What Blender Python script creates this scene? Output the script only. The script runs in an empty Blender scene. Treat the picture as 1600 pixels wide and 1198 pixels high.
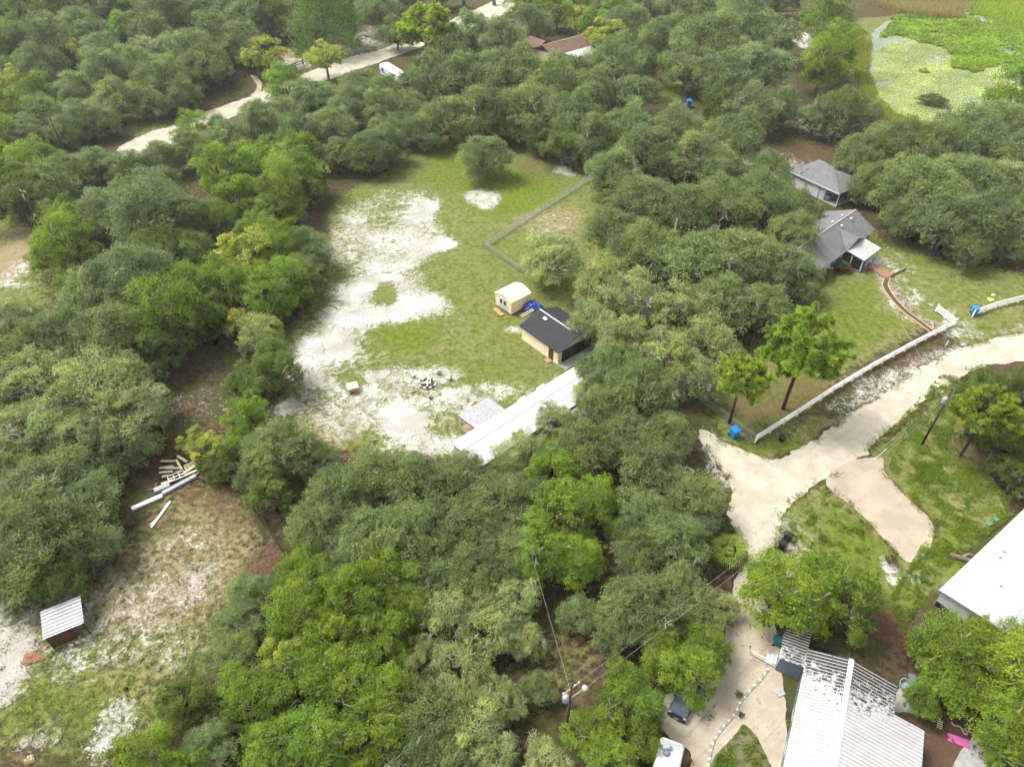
import bpy, math, random
import numpy as np
from mathutils import Vector, Matrix
rng = np.random.default_rng(7); random.seed(7)
R_ = math.radians
SC = bpy.context.scene
COL = SC.collection

# ------------------------------------------------------------------ camera
CAM_H, FOC, PITCH = 65.0, 1109.0, R_(41.6)      # metres, pixels (1600 wide frame), degrees below the horizon
cd = bpy.data.cameras.new('camera'); cd.sensor_width = 36; cd.lens = 36*FOC/1600
cd.clip_start = 1; cd.clip_end = 6000
cam = bpy.data.objects.new('camera', cd); COL.objects.link(cam)
cam.location = (0, 0, CAM_H); cam.rotation_euler = (math.pi/2-PITCH, 0, 0)
SC.camera = cam
# ------------------------------------------------------------------ sky, sun, exposure
SUN_EL, SUN_AZ = R_(56), R_(-68)               # azimuth clockwise from +Y: the sun stands to the left
W = bpy.data.worlds.new('World'); SC.world = W; W.use_nodes = True
wn = W.node_tree.nodes; wl = W.node_tree.links
sky = wn.new('ShaderNodeTexSky'); sky.sky_type = 'NISHITA'; sky.sun_disc = False
sky.sun_elevation = SUN_EL; sky.sun_rotation = SUN_AZ; sky.dust_density = 4; sky.air_density = 1.2; sky.ozone_density = 1
hs = wn.new('ShaderNodeHueSaturation'); hs.inputs['Saturation'].default_value = 0.15   # thin overcast
bg = wn['Background']; bg.inputs['Strength'].default_value = 0.15
wl.new(sky.outputs[0], hs.inputs['Color']); wl.new(hs.outputs[0], bg.inputs['Color'])
sd = bpy.data.lights.new('sun', 'SUN'); sd.energy = 2.1; sd.angle = R_(22); sd.color = (1, .965, .9)
sun = bpy.data.objects.new('sun', sd); COL.objects.link(sun)
sdir = Vector((math.sin(SUN_AZ)*math.cos(SUN_EL), math.cos(SUN_AZ)*math.cos(SUN_EL), math.sin(SUN_EL)))
sun.rotation_euler = sdir.to_track_quat('Z', 'Y').to_euler(); sun.location = (-60, 40, 120)
vs = SC.view_settings; vs.view_transform = 'Standard'; vs.look = 'None'; vs.gamma = 1; vs.use_curve_mapping = False
vs.exposure = 1.02
SC.cycles.max_bounces = 6; SC.cycles.diffuse_bounces = 3; SC.cycles.transmission_bounces = 3; SC.cycles.transparent_max_bounces = 8
SC.cycles.use_denoising = True; SC.cycles.use_adaptive_sampling = True; SC.cycles.adaptive_threshold = .05; SC.cycles.adaptive_min_samples = 8; SC.cycles.use_light_tree = False

# ------------------------------------------------------------------ layout helper: photograph point -> place on the plane at height z
def at(px, py, z=0.0):
    u, v = px-800.0, py-599.0
    t = (CAM_H-z)/(FOC*math.sin(PITCH)+v*math.cos(PITCH))
    return (u*t, (FOC*math.cos(PITCH)-v*math.sin(PITCH))*t)
def depth_of(x, y, z):
    return y*math.cos(PITCH)+(CAM_H-z)*math.sin(PITCH)

# ------------------------------------------------------------------ materials
def sg(r, g, b):          # 0-255 display colour to linear
    f = lambda c: (c/12.92 if c <= .04045 else ((c+.055)/1.055)**2.4)
    return (f(r/255), f(g/255), f(b/255), 1)
class NT:
    def __init__(s, name):
        s.m = bpy.data.materials.new(name); s.m.use_nodes = True
        s.t = s.m.node_tree; s.n = s.t.nodes; s.l = s.t.links; s.b = s.n['Principled BSDF']; s.o = s.n['Material Output']
    def put(s, sock, v):
        if hasattr(v, 'is_linked') or isinstance(v, bpy.types.NodeSocket): s.l.new(v, sock)
        else: sock.default_value = v
    def coord(s, kind='Object', scale=None):
        o = s.n.new('ShaderNodeTexCoord').outputs[kind]
        if scale is not None:
            mp = s.n.new('ShaderNodeMapping'); s.l.new(o, mp.inputs[0]); mp.inputs['Scale'].default_value = scale; o = mp.outputs[0]
        return o
    def noise(s, scale, detail=4, rough=.55, vec=None, dist=0):
        n = s.n.new('ShaderNodeTexNoise'); n.inputs['Scale'].default_value = scale; n.inputs['Detail'].default_value = detail
        n.inputs['Roughness'].default_value = rough; n.inputs['Distortion'].default_value = dist
        if vec is not None: s.l.new(vec, n.inputs['Vector'])
        return n.outputs['Fac']
    def math(s, op, a, b=0.0, c=None, clamp=False):
        n = s.n.new('ShaderNodeMath'); n.operation = op; n.use_clamp = clamp
        s.put(n.inputs[0], a); s.put(n.inputs[1], b)
        if c is not None: s.put(n.inputs[2], c)
        return n.outputs[0]
    def ramp(s, v, lo, hi):          # smoothstep lo..hi -> 0..1
        n = s.n.new('ShaderNodeMapRange'); n.interpolation_type = 'SMOOTHSTEP'
        s.put(n.inputs[0], v); n.inputs[1].default_value = lo; n.inputs[2].default_value = hi
        return n.outputs[0]
    def mix(s, f, a, b, mode='MIX'):
        n = s.n.new('ShaderNodeMix'); n.data_type = 'RGBA'; n.blend_type = mode
        s.put(n.inputs[0], f); s.put(n.inputs[6], a); s.put(n.inputs[7], b)
        return n.outputs[2]
    def attr(s, name):
        n = s.n.new('ShaderNodeAttribute'); n.attribute_name = name; return n.outputs['Fac']
    def bump(s, h, strength=.4, dist=.05):
        n = s.n.new('ShaderNodeBump'); n.inputs['Strength'].default_value = strength; n.inputs['Distance'].default_value = dist
        s.l.new(h, n.inputs['Height']); s.l.new(n.outputs[0], s.b.inputs['Normal'])
    def fin(s, col, rough=.8, spec=.3, metal=0):
        s.put(s.b.inputs['Base Color'], col); s.put(s.b.inputs['Roughness'], rough)
        s.b.inputs['Specular IOR Level'].default_value = spec; s.b.inputs['Metallic'].default_value = metal
        return s.m
MATS = {}
def plain(name, c, rough=.7, var=.25, scale=3.0, spec=.3, metal=0, dirt=None):
    """painted / weathered surface: base colour with blotchy wear"""
    if name in MATS: return MATS[name]
    t = NT(name); v = t.coord()
    n1 = t.noise(scale, 6, .65, v); n2 = t.noise(scale*7, 4, .6, v)
    k = t.math('ADD', t.math('MULTIPLY', n1, .65), t.math('MULTIPLY', n2, .35))
    dk = tuple(x*(1-var) for x in c[:3])+(1,); lt = tuple(min(1, x*(1+var*.6)) for x in c[:3])+(1,)
    col = t.mix(t.ramp(k, .3, .7), dk, lt)
    if dirt: col = t.mix(t.ramp(n1, .56, .72), col, dirt)
    t.bump(n2, .15, .02)
    MATS[name] = t.fin(col, rough, spec, metal); return MATS[name]

# ------------------------------------------------------------------ mesh collecting
class MB:
    def __init__(s): s.v = []; s.f = []
    def add(s, vs, fs):
        o = len(s.v); s.v += [tuple(map(float, p)) for p in vs]; s.f += [tuple(i+o for i in f) for f in fs]; return s
    def box(s, x0, x1, y0, y1, z0, z1):
        return s.add([(x0,y0,z0),(x1,y0,z0),(x1,y1,z0),(x0,y1,z0),(x0,y0,z1),(x1,y0,z1),(x1,y1,z1),(x0,y1,z1)],
                     [(0,3,2,1),(4,5,6,7),(0,1,5,4),(1,2,6,5),(2,3,7,6),(3,0,4,7)])
    def bevbox(s, x0, x1, y0, y1, z0, z1, b):
        """box with chamfered vertical and top edges"""
        def ring(i, z): return [(x0+b+i,y0+i,z),(x1-b-i,y0+i,z),(x1-i,y0+b+i,z),(x1-i,y1-b-i,z),(x1-b-i,y1-i,z),(x0+b+i,y1-i,z),(x0+i,y1-b-i,z),(x0+i,y0+b+i,z)]
        vs_ = ring(0,z0)+ring(0,z1-b)+ring(b*.6,z1)
        fs = [tuple(range(7,-1,-1)), tuple(range(16,24))]
        for k in (0, 8):
            for i in range(8): j = (i+1) % 8; fs.append((k+i, k+j, k+8+j, k+8+i))
        return s.add(vs_, fs)
    def slab(s, quad, th):
        """thick sheet from four corner points, th metres downwards"""
        q = [tuple(p) for p in quad]; d = [(p[0],p[1],p[2]-th) for p in q]; n = len(q)
        return s.add(q+d, [tuple(range(n)), tuple(range(2*n-1, n-1, -1))]+[(i, i+n, (i+1)%n+n, (i+1)%n) for i in range(n)])
    def bar(s, a, b, w, h=None):
        """straight rectangular bar a->b"""
        a = Vector(a); b = Vector(b); h = h or w; d = (b-a).normalized()
        up = Vector((0,0,1)) if abs(d.z) < .95 else Vector((1,0,0))
        x = d.cross(up).normalized()*w/2; y = x.cross(d).normalized()*h/2
        vs_ = [p+i*x+j*y for p in (a, b) for i, j in ((-1,-1),(1,-1),(1,1),(-1,1))]
        return s.add(vs_, [(0,1,2,3),(7,6,5,4),(0,4,5,1),(1,5,6,2),(2,6,7,3),(3,7,4,0)])
    def tube(s, pts, rad, n=6, cap=True):
        pts = [Vector(p) for p in pts]; rad = rad if hasattr(rad, '__len__') else [rad]*len(pts)
        o = len(s.v); vs_ = []; fs = []
        for i, p in enumerate(pts):
            d = (pts[min(i+1, len(pts)-1)]-pts[max(i-1, 0)])
            d = d.normalized() if d.length > 1e-6 else Vector((0,0,1))
            up = Vector((0,0,1)) if abs(d.z) < .9 else Vector((1,0,0))
            x = d.cross(up).normalized(); y = x.cross(d)
            for k in range(n):
                a = 2*math.pi*k/n; vs_.append(p+(x*math.cos(a)+y*math.sin(a))*rad[i])
        for i in range(len(pts)-1):
            for k in range(n): k2 = (k+1) % n; fs.append((i*n+k, i*n+k2, (i+1)*n+k2, (i+1)*n+k))
        if cap: fs += [tuple(range(n-1,-1,-1)), tuple(range((len(pts)-1)*n, len(pts)*n))]
        return s.add(vs_, fs)
    def lathe(s, prof, n=12, c=(0,0,0)):
        vs_ = [(c[0]+r*math.cos(2*math.pi*k/n), c[1]+r*math.sin(2*math.pi*k/n), c[2]+z) for r, z in prof for k in range(n)]
        fs = [(i*n+k, i*n+(k+1)%n, (i+1)*n+(k+1)%n, (i+1)*n+k) for i in range(len(prof)-1) for k in range(n)]
        fs += [tuple(range(n-1,-1,-1)), tuple(range((len(prof)-1)*n, len(prof)*n))]
        return s.add(vs_, fs)
    def mesh(s, name, mat, smooth=False):
        m = bpy.data.meshes.new(name); m.from_pydata(s.v, [], s.f); m.materials.append(mat)
        if smooth: m.polygons.foreach_set('use_smooth', [True]*len(m.polygons))
        m.update(); return m
    def build(s, name, mat, parent=None, smooth=False):
        return link(name, s.mesh(name, mat, smooth), parent)
def link(name, mesh, parent=None, loc=None, rz=0):
    o = bpy.data.objects.new(name, mesh); COL.objects.link(o); o.parent = parent
    if loc is not None: o.location = loc
    if rz: o.rotation_euler = (0, 0, rz)
    return o
def tag(o, label, cat, group=None, kind=None):
    if label: o['label'] = label
    if cat: o['category'] = cat
    if group: o['group'] = group
    if kind: o['kind'] = kind
    return o
def thing(name, label, cat, loc=(0,0,0), rz=0, group=None):
    o = bpy.data.objects.new(name, None); COL.objects.link(o); o.empty_display_size = .3
    o.location = loc; o.rotation_euler = (0, 0, rz)
    return tag(o, label, cat, group)
def copy_tree(o, parent=None, label=None):
    c = o.copy(); COL.objects.link(c); c.parent = parent
    if label: c['label'] = label
    for ch in list(o.children): copy_tree(ch, c)
    return c
def np_mesh(name, co, quads, mat, attrs=None):
    m = bpy.data.meshes.new(name); nv = len(co); nf = len(quads); k = quads.shape[1]
    m.vertices.add(nv); m.vertices.foreach_set('co', np.asarray(co, np.float32).ravel())
    m.loops.add(nf*k); m.polygons.add(nf)
    m.loops.foreach_set('vertex_index', np.asarray(quads, np.int32).ravel())
    m.polygons.foreach_set('loop_start', np.arange(0, nf*k, k, dtype=np.int32))
    try: m.polygons.foreach_set('loop_total', np.full(nf, k, np.int32))
    except Exception: pass
    for an, av in (attrs or {}).items():
        a = m.attributes.new(an, 'FLOAT', 'POINT'); a.data.foreach_set('value', np.asarray(av, np.float32))
    m.materials.append(mat); m.update(calc_edges=True); m.validate(); return m
# ------------------------------------------------------------------ ground: one sheet, what grows or lies where as weights on its points
def axis(lo, hi, step, far):
    a = list(np.arange(lo, hi+.01, step)); s = step
    L, Rr = a[0], a[-1]; left = []; right = []
    while L > -far: s *= 1.5; L -= s; left.append(L); Rr += s; right.append(Rr)
    return np.array(left[::-1]+a+right)
gx = axis(-190, 190, 1.0, 2500); gy = axis(12, 290, 1.0, 2500)
NX, NY = len(gx), len(gy)
GX, GY = np.meshgrid(gx, gy)
def wnoise(x, y, s, seed=0):
    """cheap value noise, several octaves, -1..1"""
    out = np.zeros_like(x); amp = 1; tot = 0
    for o in range(4):
        r = np.random.default_rng(seed*17+o); tab = r.uniform(-1, 1, (256, 256))
        u, v = x/s, y/s; i = np.floor(u).astype(int); j = np.floor(v).astype(int); fu = u-i; fv = v-j
        fu = fu*fu*(3-2*fu); fv = fv*fv*(3-2*fv)
        g = lambda a, b: tab[(i+a) & 255, (j+b) & 255]
        out += amp*((g(0,0)*(1-fu)+g(1,0)*fu)*(1-fv)+(g(0,1)*(1-fu)+g(1,1)*fu)*fv); tot += amp; amp *= .55; s /= 2.1
    return out/tot
WX = GX+wnoise(GX, GY, 9, 1)*3.0; WY = GY+wnoise(GX, GY, 9, 2)*3.0      # wobble so that patches have natural outlines
def sdist(poly, X, Y):
    """signed distance to polygon, inside positive"""
    P = np.array(poly); d = np.full(X.shape, 1e9); ins = np.zeros(X.shape, bool)
    for k in range(len(P)):
        a = P[k]; b = P[(k+1) % len(P)]; e = b-a
        t = np.clip(((X-a[0])*e[0]+(Y-a[1])*e[1])/(e@e+1e-9), 0, 1)
        d = np.minimum(d, np.hypot(X-a[0]-t*e[0], Y-a[1]-t*e[1]))
        c = ((a[1] > Y) != (b[1] > Y)); ins ^= c & (X < (b[0]-a[0])*(Y-a[1])/(b[1]-a[1]+1e-12)+a[0])
    return np.where(ins, d, -d)
def area(poly, w, feather=3.0):
    s = sdist([at(*p) for p in poly], WX, WY); t = np.clip(s/feather*.5+.5, 0, 1); return w*t*t*(3-2*t)
def blob(px, py, rx, ry, w):
    cx, cy = at(px, py); a = at(px+rx, py); b0 = at(px, py-ry); b1 = at(px, py+ry)
    ax = abs(a[0]-cx); ay = abs(b0[1]-b1[1])/2; cy = (b0[1]+b1[1])/2
    q = np.sqrt(((WX-cx)/ax)**2+((WY-cy)/ay)**2); t = np.clip((1.5-q)/1.0, 0, 1); return w*t*t*(3-2*t)
def union(*ws):
    o = np.zeros_like(GX)
    for w in ws: o = np.maximum(o, w)
    return o
YARD = [(425,650),(455,525),(515,440),(505,330),(560,290),(620,255),(645,190),(700,190),(760,240),(870,240),(940,262),(1000,290),(950,420),(890,480),(930,560),(880,640),(760,720),(640,725),(500,705),(425,665)]
grass = union(area(YARD, .9, 3), area([(0,930),(130,900),(250,780),(330,740),(400,780),(450,890),(400,960),(330,1050),(250,1198),(-60,1198),(-60,900)], .55, 4),
    area([(1290,425),(1390,415),(1405,450),(1450,515),(1290,600),(1190,690),(1090,630),(1150,560)], .8, 2.5),
    area([(1340,330),(1400,390),(1600,430),(1640,520),(1500,540),(1440,500),(1400,440),(1350,400)], .75, 4),
    area([(1220,790),(1400,690),(1480,590),(1500,650),(1590,790),(1440,930),(1390,1010),(1220,890)], 1.0, 2),
    area([(1110,640),(1180,690),(1270,640),(1300,650),(1250,690),(1200,712),(1130,690)], .9, 1),
    area([(0,330),(60,360),(70,440),(90,520),(60,560),(-50,600),(-50,340)], .8, 4), blob(960,920,90,70,.35), blob(870,1040,80,70,.4),
    area([(1350,30),(1620,-5),(1650,60),(1650,200),(1400,200),(1330,130)], .9, 4), blob(470,85,60,20,.6), blob(600,60,30,18,.6), blob(240,200,60,14,.6), blob(1050,140,25,16,.7), blob(1420,330,50,40,.6), blob(355,150,30,10,.5))
lush = union(blob(760,450,130,120,.4), blob(800,300,85,45,1), blob(720,270,60,40,.8), blob(690,230,45,40,.75), blob(640,520,62,22,.8), blob(760,585,75,30,.55), blob(720,470,60,40,.35), blob(760,560,110,60,.4),
    area([(1300,440),(1380,430),(1400,470),(1440,510),(1330,560),(1290,530)], .75, 3), blob(1400,375,45,28,.8), blob(1440,400,50,25,.6), blob(1205,690,60,16,.7), blob(1100,640,25,14,.7),
    area([(1300,770),(1390,850),(1410,900),(1330,900),(1290,850)], .8, 1.5), area([(1380,720),(1470,800),(1520,830),(1500,900),(1440,890),(1470,830)], .95, 2), blob(1440,640,30,30,.5), blob(1430,960,22,60,.6),
    blob(60,1090,70,40,.7), blob(130,1010,60,30,.6), blob(170,1100,50,35,.6), blob(230,960,50,25,.4), blob(270,830,50,30,.4), blob(1560,40,60,25,1), blob(1050,140,25,14,.8))
sand = union(blob(190,960,180,100,.48), area([(520,330),(600,292),(690,300),(700,400),(655,430),(690,480),(660,510),(570,560),(480,645),(430,640),(460,530),(520,480),(545,420)], .74, 5), blob(650,330,45,26,.95), blob(668,385,40,18,.95), blob(600,400,60,32,.55), blob(555,375,55,55,.6), blob(590,360,90,60,.42), blob(620,430,60,20,.6), blob(590,455,70,26,.9), blob(645,478,48,28,.95), blob(580,500,75,30,.9), blob(525,535,60,30,.9),
    blob(480,580,40,38,.95), blob(450,640,35,20,.8), blob(560,600,90,36,.72), blob(620,590,70,30,.66), blob(690,580,50,20,.72), blob(628,665,50,36,1.25), blob(600,640,130,50,.66), blob(720,622,95,32,.66), blob(670,700,90,25,.75),
    blob(530,660,75,45,.6), blob(760,313,30,15,.78), area([(832,571),(840,571),(880,587),(876,592)], .95, .6), area([(838,584),(846,583),(872,592),(866,596)], .95, .6), blob(882,268,20,10,.95), blob(865,350,50,30,.42), blob(695,515,22,20,.55), blob(320,640,60,40,.35), blob(780,610,60,20,.6), blob(850,610,60,10,.5), blob(790,505,22,8,.7),
    blob(8,960,22,45,.85), blob(0,1040,42,75,1.0), blob(300,920,70,35,.58), blob(230,960,90,40,.5), blob(300,860,70,40,.4), blob(330,900,40,20,.55), blob(130,1030,90,50,.5), blob(40,1160,45,20,.6), blob(165,1145,38,55,.72), blob(70,940,60,30,.45), blob(250,1030,70,40,.45),
    blob(1300,200,70,22,.62), blob(1252,60,16,26,.95), blob(1235,262,50,24,.52), blob(1410,465,38,30,.55), blob(1440,500,30,16,.55), blob(1490,515,40,16,.55), blob(1400,420,35,14,.5), blob(1560,480,50,14,.3), blob(1370,600,60,18,.5), blob(1300,625,30,14,.5),
    area([(1088,650),(1120,672),(1170,703),(1220,712),(1270,690),(1300,640),(1330,610),(1420,560),(1520,520),(1620,500),(1620,530),(1450,580),(1300,720),(1140,760),(1090,700)], .62, 1.5),
    blob(1250,850,45,30,.52), blob(1230,810,30,30,.55), blob(1390,890,16,30,.75), blob(1420,905,14,14,.6), blob(1300,740,30,16,.6), blob(590,15,22,30,.62), blob(580,60,40,20,.62), blob(540,82,50,12,.6), blob(450,100,50,12,.6), blob(30,420,35,20,.55), blob(25,440,40,8,.6), blob(560,600,40,20,.7), blob(830,1000,30,60,.25), blob(920,1125,40,20,.45))
sand = np.maximum(sand, np.maximum(area([(1358,383),(1362,381),(1405,412),(1440,448),(1475,482),(1512,516),(1508,519),(1468,484),(1434,452),(1400,416)], .8, 1.2), area([(1374,378),(1378,377),(1420,410),(1450,444),(1520,512),(1516,515),(1446,447),(1415,413)], .62, 1.2)))
nosand = union(blob(600,462,20,13,1), blob(640,522,66,22,.85), blob(690,412,28,15,.9), blob(610,330,40,24,.4), blob(545,590,25,18,.5))
sand = sand*(1-nosand)
red = union(area([(1100,620),(1170,600),(1260,560),(1300,600),(1240,660),(1180,690)], .62, 3), blob(360,800,50,22,.7), blob(270,820,20,14,.7), blob(425,885,40,28,.85), blob(340,780,30,14,.7), blob(262,776,20,12,.8), blob(305,782,24,14,.8), blob(345,762,20,12,.7), blob(385,820,40,24,.6), blob(80,1045,28,10,.6), blob(50,1025,18,10,1), blob(1380,975,50,45,.95), blob(1130,935,45,30,.8), blob(1000,1040,60,40,.8), blob(950,890,60,60,.5),
    blob(1260,240,50,20,.55), blob(860,260,60,30,.6), blob(1370,300,30,40,.6), blob(1470,1110,70,60,.6), blob(230,745,60,40,.6), blob(1520,700,40,40,.7), blob(1530,490,16,8,.8), blob(340,145,30,10,.7), blob(1400,620,40,10,.3), blob(1080,1050,40,30,.5))
dry = union(blob(250,900,220,140,.7), blob(60,1000,90,120,.4), blob(1420,560,120,40,.5), blob(600,600,200,90,.3), blob(545,365,60,60,.5), blob(520,670,70,45,.6), blob(470,600,40,40,.6), blob(560,620,60,30,.4), blob(830,470,60,40,.3), blob(860,340,70,40,.6), blob(1350,600,70,25,.7), blob(1430,520,90,30,.5), blob(20,400,50,60,.8), blob(350,860,60,60,.5), blob(1500,760,50,60,.5), blob(220,1060,80,60,.5), blob(470,85,60,20,.7), blob(1400,470,50,40,.6), blob(700,420,60,60,.35), blob(800,1040,60,60,.2), blob(730,530,50,40,.4))
GZ = wnoise(GX, GY, 14, 5)*.05*(np.abs(GX) < 185)*(GY < 285)
t = NT('ground'); v = t.coord()
a_s, a_g, a_l, a_r, a_d = (t.attr(k) for k in ('sand','grass','lush','red','dry'))
nb = t.noise(.22, 6, .6, v); nm = t.noise(1.3, 6, .68, v); nf = t.noise(5.5, 4, .7, v); nv_ = t.noise(.65, 5, .6, v, 1.5); nx = t.noise(3.4, 6, .75, v, .6)
floor = t.mix(t.ramp(nm, .35, .65), sg(56,46,34), sg(98,82,62))
floor = t.mix(t.ramp(nb, .42, .66), floor, sg(70,76,36))
gcol = t.mix(t.ramp(nm, .32, .68), sg(78,88,38), sg(114,123,58))
gcol = t.mix(t.math('MULTIPLY', t.ramp(nv_, .44, .66), .65), gcol, sg(136,124,92))
gcol = t.mix(t.ramp(t.math('ADD', a_d, t.math('MULTIPLY', t.math('SUBTRACT', nm, .5), 1.2)), .35, .95), gcol, sg(146,130,102))
lcol = t.mix(t.ramp(nm, .3, .7), sg(74,90,26), sg(112,124,46))
gcol = t.mix(t.ramp(t.math('ADD', a_l, t.math('MULTIPLY', t.math('SUBTRACT', nv_, .5), .9)), .3, .95), gcol, lcol)
base = t.mix(t.ramp(t.math('ADD', a_g, t.math('MULTIPLY', t.math('SUBTRACT', nm, .5), 1.0)), .3, .65), floor, gcol)
rcol = t.mix(t.ramp(nx, .35, .65), sg(72,48,40), sg(112,84,70))
base = t.mix(t.ramp(t.math('ADD', a_r, t.math('ADD', t.math('MULTIPLY', t.math('SUBTRACT', nx, .5), 1.3), t.math('MULTIPLY', t.math('SUBTRACT', nv_, .5), .9))), .32, 1.0), base, rcol)
scol = t.mix(t.ramp(nb, .4, .62), sg(168,163,156), sg(196,192,187))
scol = t.mix(t.math('MULTIPLY', t.ramp(nx, .55, .75), .5), scol, sg(148,138,124))
sm = t.math('ADD', a_s, t.math('ADD', t.math('MULTIPLY', t.math('SUBTRACT', nx, .5), 1.8), t.math('MULTIPLY', t.math('SUBTRACT', nv_, .5), 1.3)))
base = t.mix(t.ramp(sm, .38, .86), base, scol)
base = t.mix(t.math('MULTIPLY', t.ramp(nf, .35, .7), .35), base, t.mix(1.0, base, (.55,.53,.5,1), 'MULTIPLY'))
t.bump(t.math('ADD', nx, nf), .9, .12)
M_ground = t.fin(base, .95, .1)
idx = np.arange(NX*NY).reshape(NY, NX)
quads = np.stack([idx[:-1,:-1], idx[:-1,1:], idx[1:,1:], idx[1:,:-1]], -1).reshape(-1, 4)
gm = np_mesh('ground', np.stack([GX, GY, GZ], -1).reshape(-1, 3), quads, M_ground, dict(sand=sand.ravel(), grass=grass.ravel(), lush=lush.ravel(), red=red.ravel(), dry=dry.ravel()))
tag(link('ground', gm), None, None, kind='structure')

# ------------------------------------------------------------------ sheets lying on the ground: roads, drive, pad, paths
def ragged(poly, step=.35, amp=.35, seed=3, closed=True):
    P = [at(*p) for p in poly]; out = []
    n = len(P)
    for k in range(n if closed else n-1):          # Catmull-Rom through the points
        p0, p1, p2, p3 = (np.array(P[(k+i) % n if closed else min(max(k+i, 0), n-1)]) for i in (-1, 0, 1, 2))
        m = max(2, int(np.hypot(*(p2-p1))/step))
        for i in range(m):
            s = i/m; out.append(.5*((2*p1)+(-p0+p2)*s+(2*p0-5*p1+4*p2-p3)*s*s+(-p0+3*p1-3*p2+p3)*s**3))
    o = np.array(out); dx = wnoise(o[:,0], o[:,1], 2.2, seed)*amp; dy = wnoise(o[:,0], o[:,1], 2.2, seed+1)*amp
    fx = wnoise(o[:,0]*3.1, o[:,1]*3.1, 1.3, seed+2)*amp*.5
    return np.stack([o[:,0]+dx+fx, o[:,1]+dy-fx], 1)
def sheet(name, poly, mat, z, amp=.35, seed=3, step=.35):
    from mathutils.geometry import delaunay_2d_cdt
    o = ragged(poly, step, amp, seed); n = len(o)
    r = delaunay_2d_cdt([Vector(p) for p in o], [(i, (i+1) % n) for i in range(n)], [list(range(n))], 1, 1e-4)
    m = bpy.data.meshes.new(name); m.from_pydata([(p.x, p.y, z) for p in r[0]], [], [tuple(f) for f in r[2]]); m.materials.append(mat); m.update()
    if m.polygons and m.polygons[0].normal.z < 0: m.flip_normals()
    return tag(link(name, m), None, None, kind='structure')
def sandy(name, c1, c2, c3, speck=.5):
    t = NT(name); v = t.coord()
    a = t.noise(.35, 6, .6, v); b = t.noise(4.5, 8, .8, v); c = t.noise(.9, 6, .7, v, 1.2)
    col = t.mix(t.ramp(a, .36, .64), c1, c2)
    col = t.mix(t.math('MULTIPLY', t.ramp(c, .58, .74), speck), col, c3)
    col = t.mix(t.math('MULTIPLY', t.ramp(b, .6, .72), speck*.8), col, c3)
    mp = t.n.new('ShaderNodeMapping'); mp.inputs['Rotation'].default_value = (0,0,R_(-38)); t.l.new(v, mp.inputs[0]); m2 = t.n.new('ShaderNodeMapping'); m2.inputs['Scale'].default_value = (.09,1.1,1); t.l.new(mp.outputs[0], m2.inputs[0]); st_ = t.noise(1.0, 5, .6, m2.outputs[0])
    col = t.mix(t.math('MULTIPLY', t.ramp(st_, .5, .72), speck*.5), col, c3)
    t.bump(b, .6, .08); return t.fin(col, .95, .1)
M_road = sandy('road_sand', sg(160,152,136), sg(178,170,154), sg(146,131,110), .6)
M_drive = sandy('drive_sand', sg(156,145,127), sg(172,161,143), sg(104,93,77), .7)
M_pad = sandy('pad_gravel', sg(150,138,122), sg(164,152,134), sg(128,116,100), .35)
M_track = sandy('track_sand', sg(196,180,156), sg(214,200,178), sg(142,122,92), .7)
ROADZ = .07
sheet('dirt_road', [(1640,508),(1600,519),(1540,533),(1480,552),(1420,586),(1370,622),(1320,652),(1290,676),(1255,698),(1215,715),(1175,709),(1130,690),(1098,672),(1092,690),(1112,716),(1132,742),(1143,772),(1140,808),(1152,838),(1166,868),(1160,900),(1178,908),(1192,872),(1212,848),(1220,815),(1240,788),(1275,757),(1310,735),(1345,712),(1385,676),(1425,642),(1470,612),(1520,580),(1560,568),(1640,556)], M_road, ROADZ, .55)
sheet('driveway', [(1150,898),(1180,902),(1200,950),(1216,1000),(1222,1050),(1226,1110),(1222,1215),(1105,1215),(1075,1172),(1034,1142),(1038,1088),(1090,1062),(1128,1000),(1140,950)], M_drive, ROADZ-.012, .3)
sheet('gravel_pad', [(1291,756),(1315,728),(1345,716),(1378,716),(1384,738),(1418,778),(1458,816),(1458,838),(1448,862),(1425,880),(1405,868),(1375,836),(1345,803)], M_pad, ROADZ+.008, .14)
sheet('dirt_road', [(184,236),(214,251),(250,240),(300,214),(360,186),(400,168),(470,141),(560,109),(620,88),(700,58),(760,35),(830,4),(870,-18),(790,-18),(770,2),(700,34),(600,76),(540,92),(470,118),(385,153),(330,172),(280,194),(230,208)], M_road, ROADZ, .7)
sheet('driveway', [(392,119),(402,121),(409,132),(406,146),(398,152),(391,150),(399,142),(401,133)], M_pad, ROADZ-.01, .2)
# ------------------------------------------------------------------ trees
def leaf_mat(name, rough=.5, trans=.42):
    t = NT(name)
    oi = t.n.new('ShaderNodeObjectInfo'); tone = t.attr('tone')
    col = t.mix(t.ramp(tone, 0, 1), t.mix(1, oi.outputs['Color'], (.62,.66,.66,1), 'MULTIPLY'), t.mix(1, oi.outputs['Color'], (1.42,1.36,1.25,1), 'MULTIPLY'))
    hue = t.n.new('ShaderNodeHueSaturation'); t.l.new(col, hue.inputs['Color'])
    t.l.new(t.math('MULTIPLY_ADD', t.attr('hue'), .036, .484), hue.inputs['Hue'])
    c = hue.outputs[0]
    t.fin(c, rough, .18)
    tr = t.n.new('ShaderNodeBsdfTranslucent'); t.l.new(t.mix(1, c, (1.55,1.95,1.45,1), 'MULTIPLY'), tr.inputs['Color'])
    mx = t.n.new('ShaderNodeMixShader'); mx.inputs[0].default_value = trans
    t.l.new(t.b.outputs[0], mx.inputs[1]); t.l.new(tr.outputs[0], mx.inputs[2]); t.l.new(mx.outputs[0], t.o.inputs['Surface'])
    return t.m
M_leaf = leaf_mat('oak_leaves'); M_needle = leaf_mat('pine_needles', .5, .35)
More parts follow.
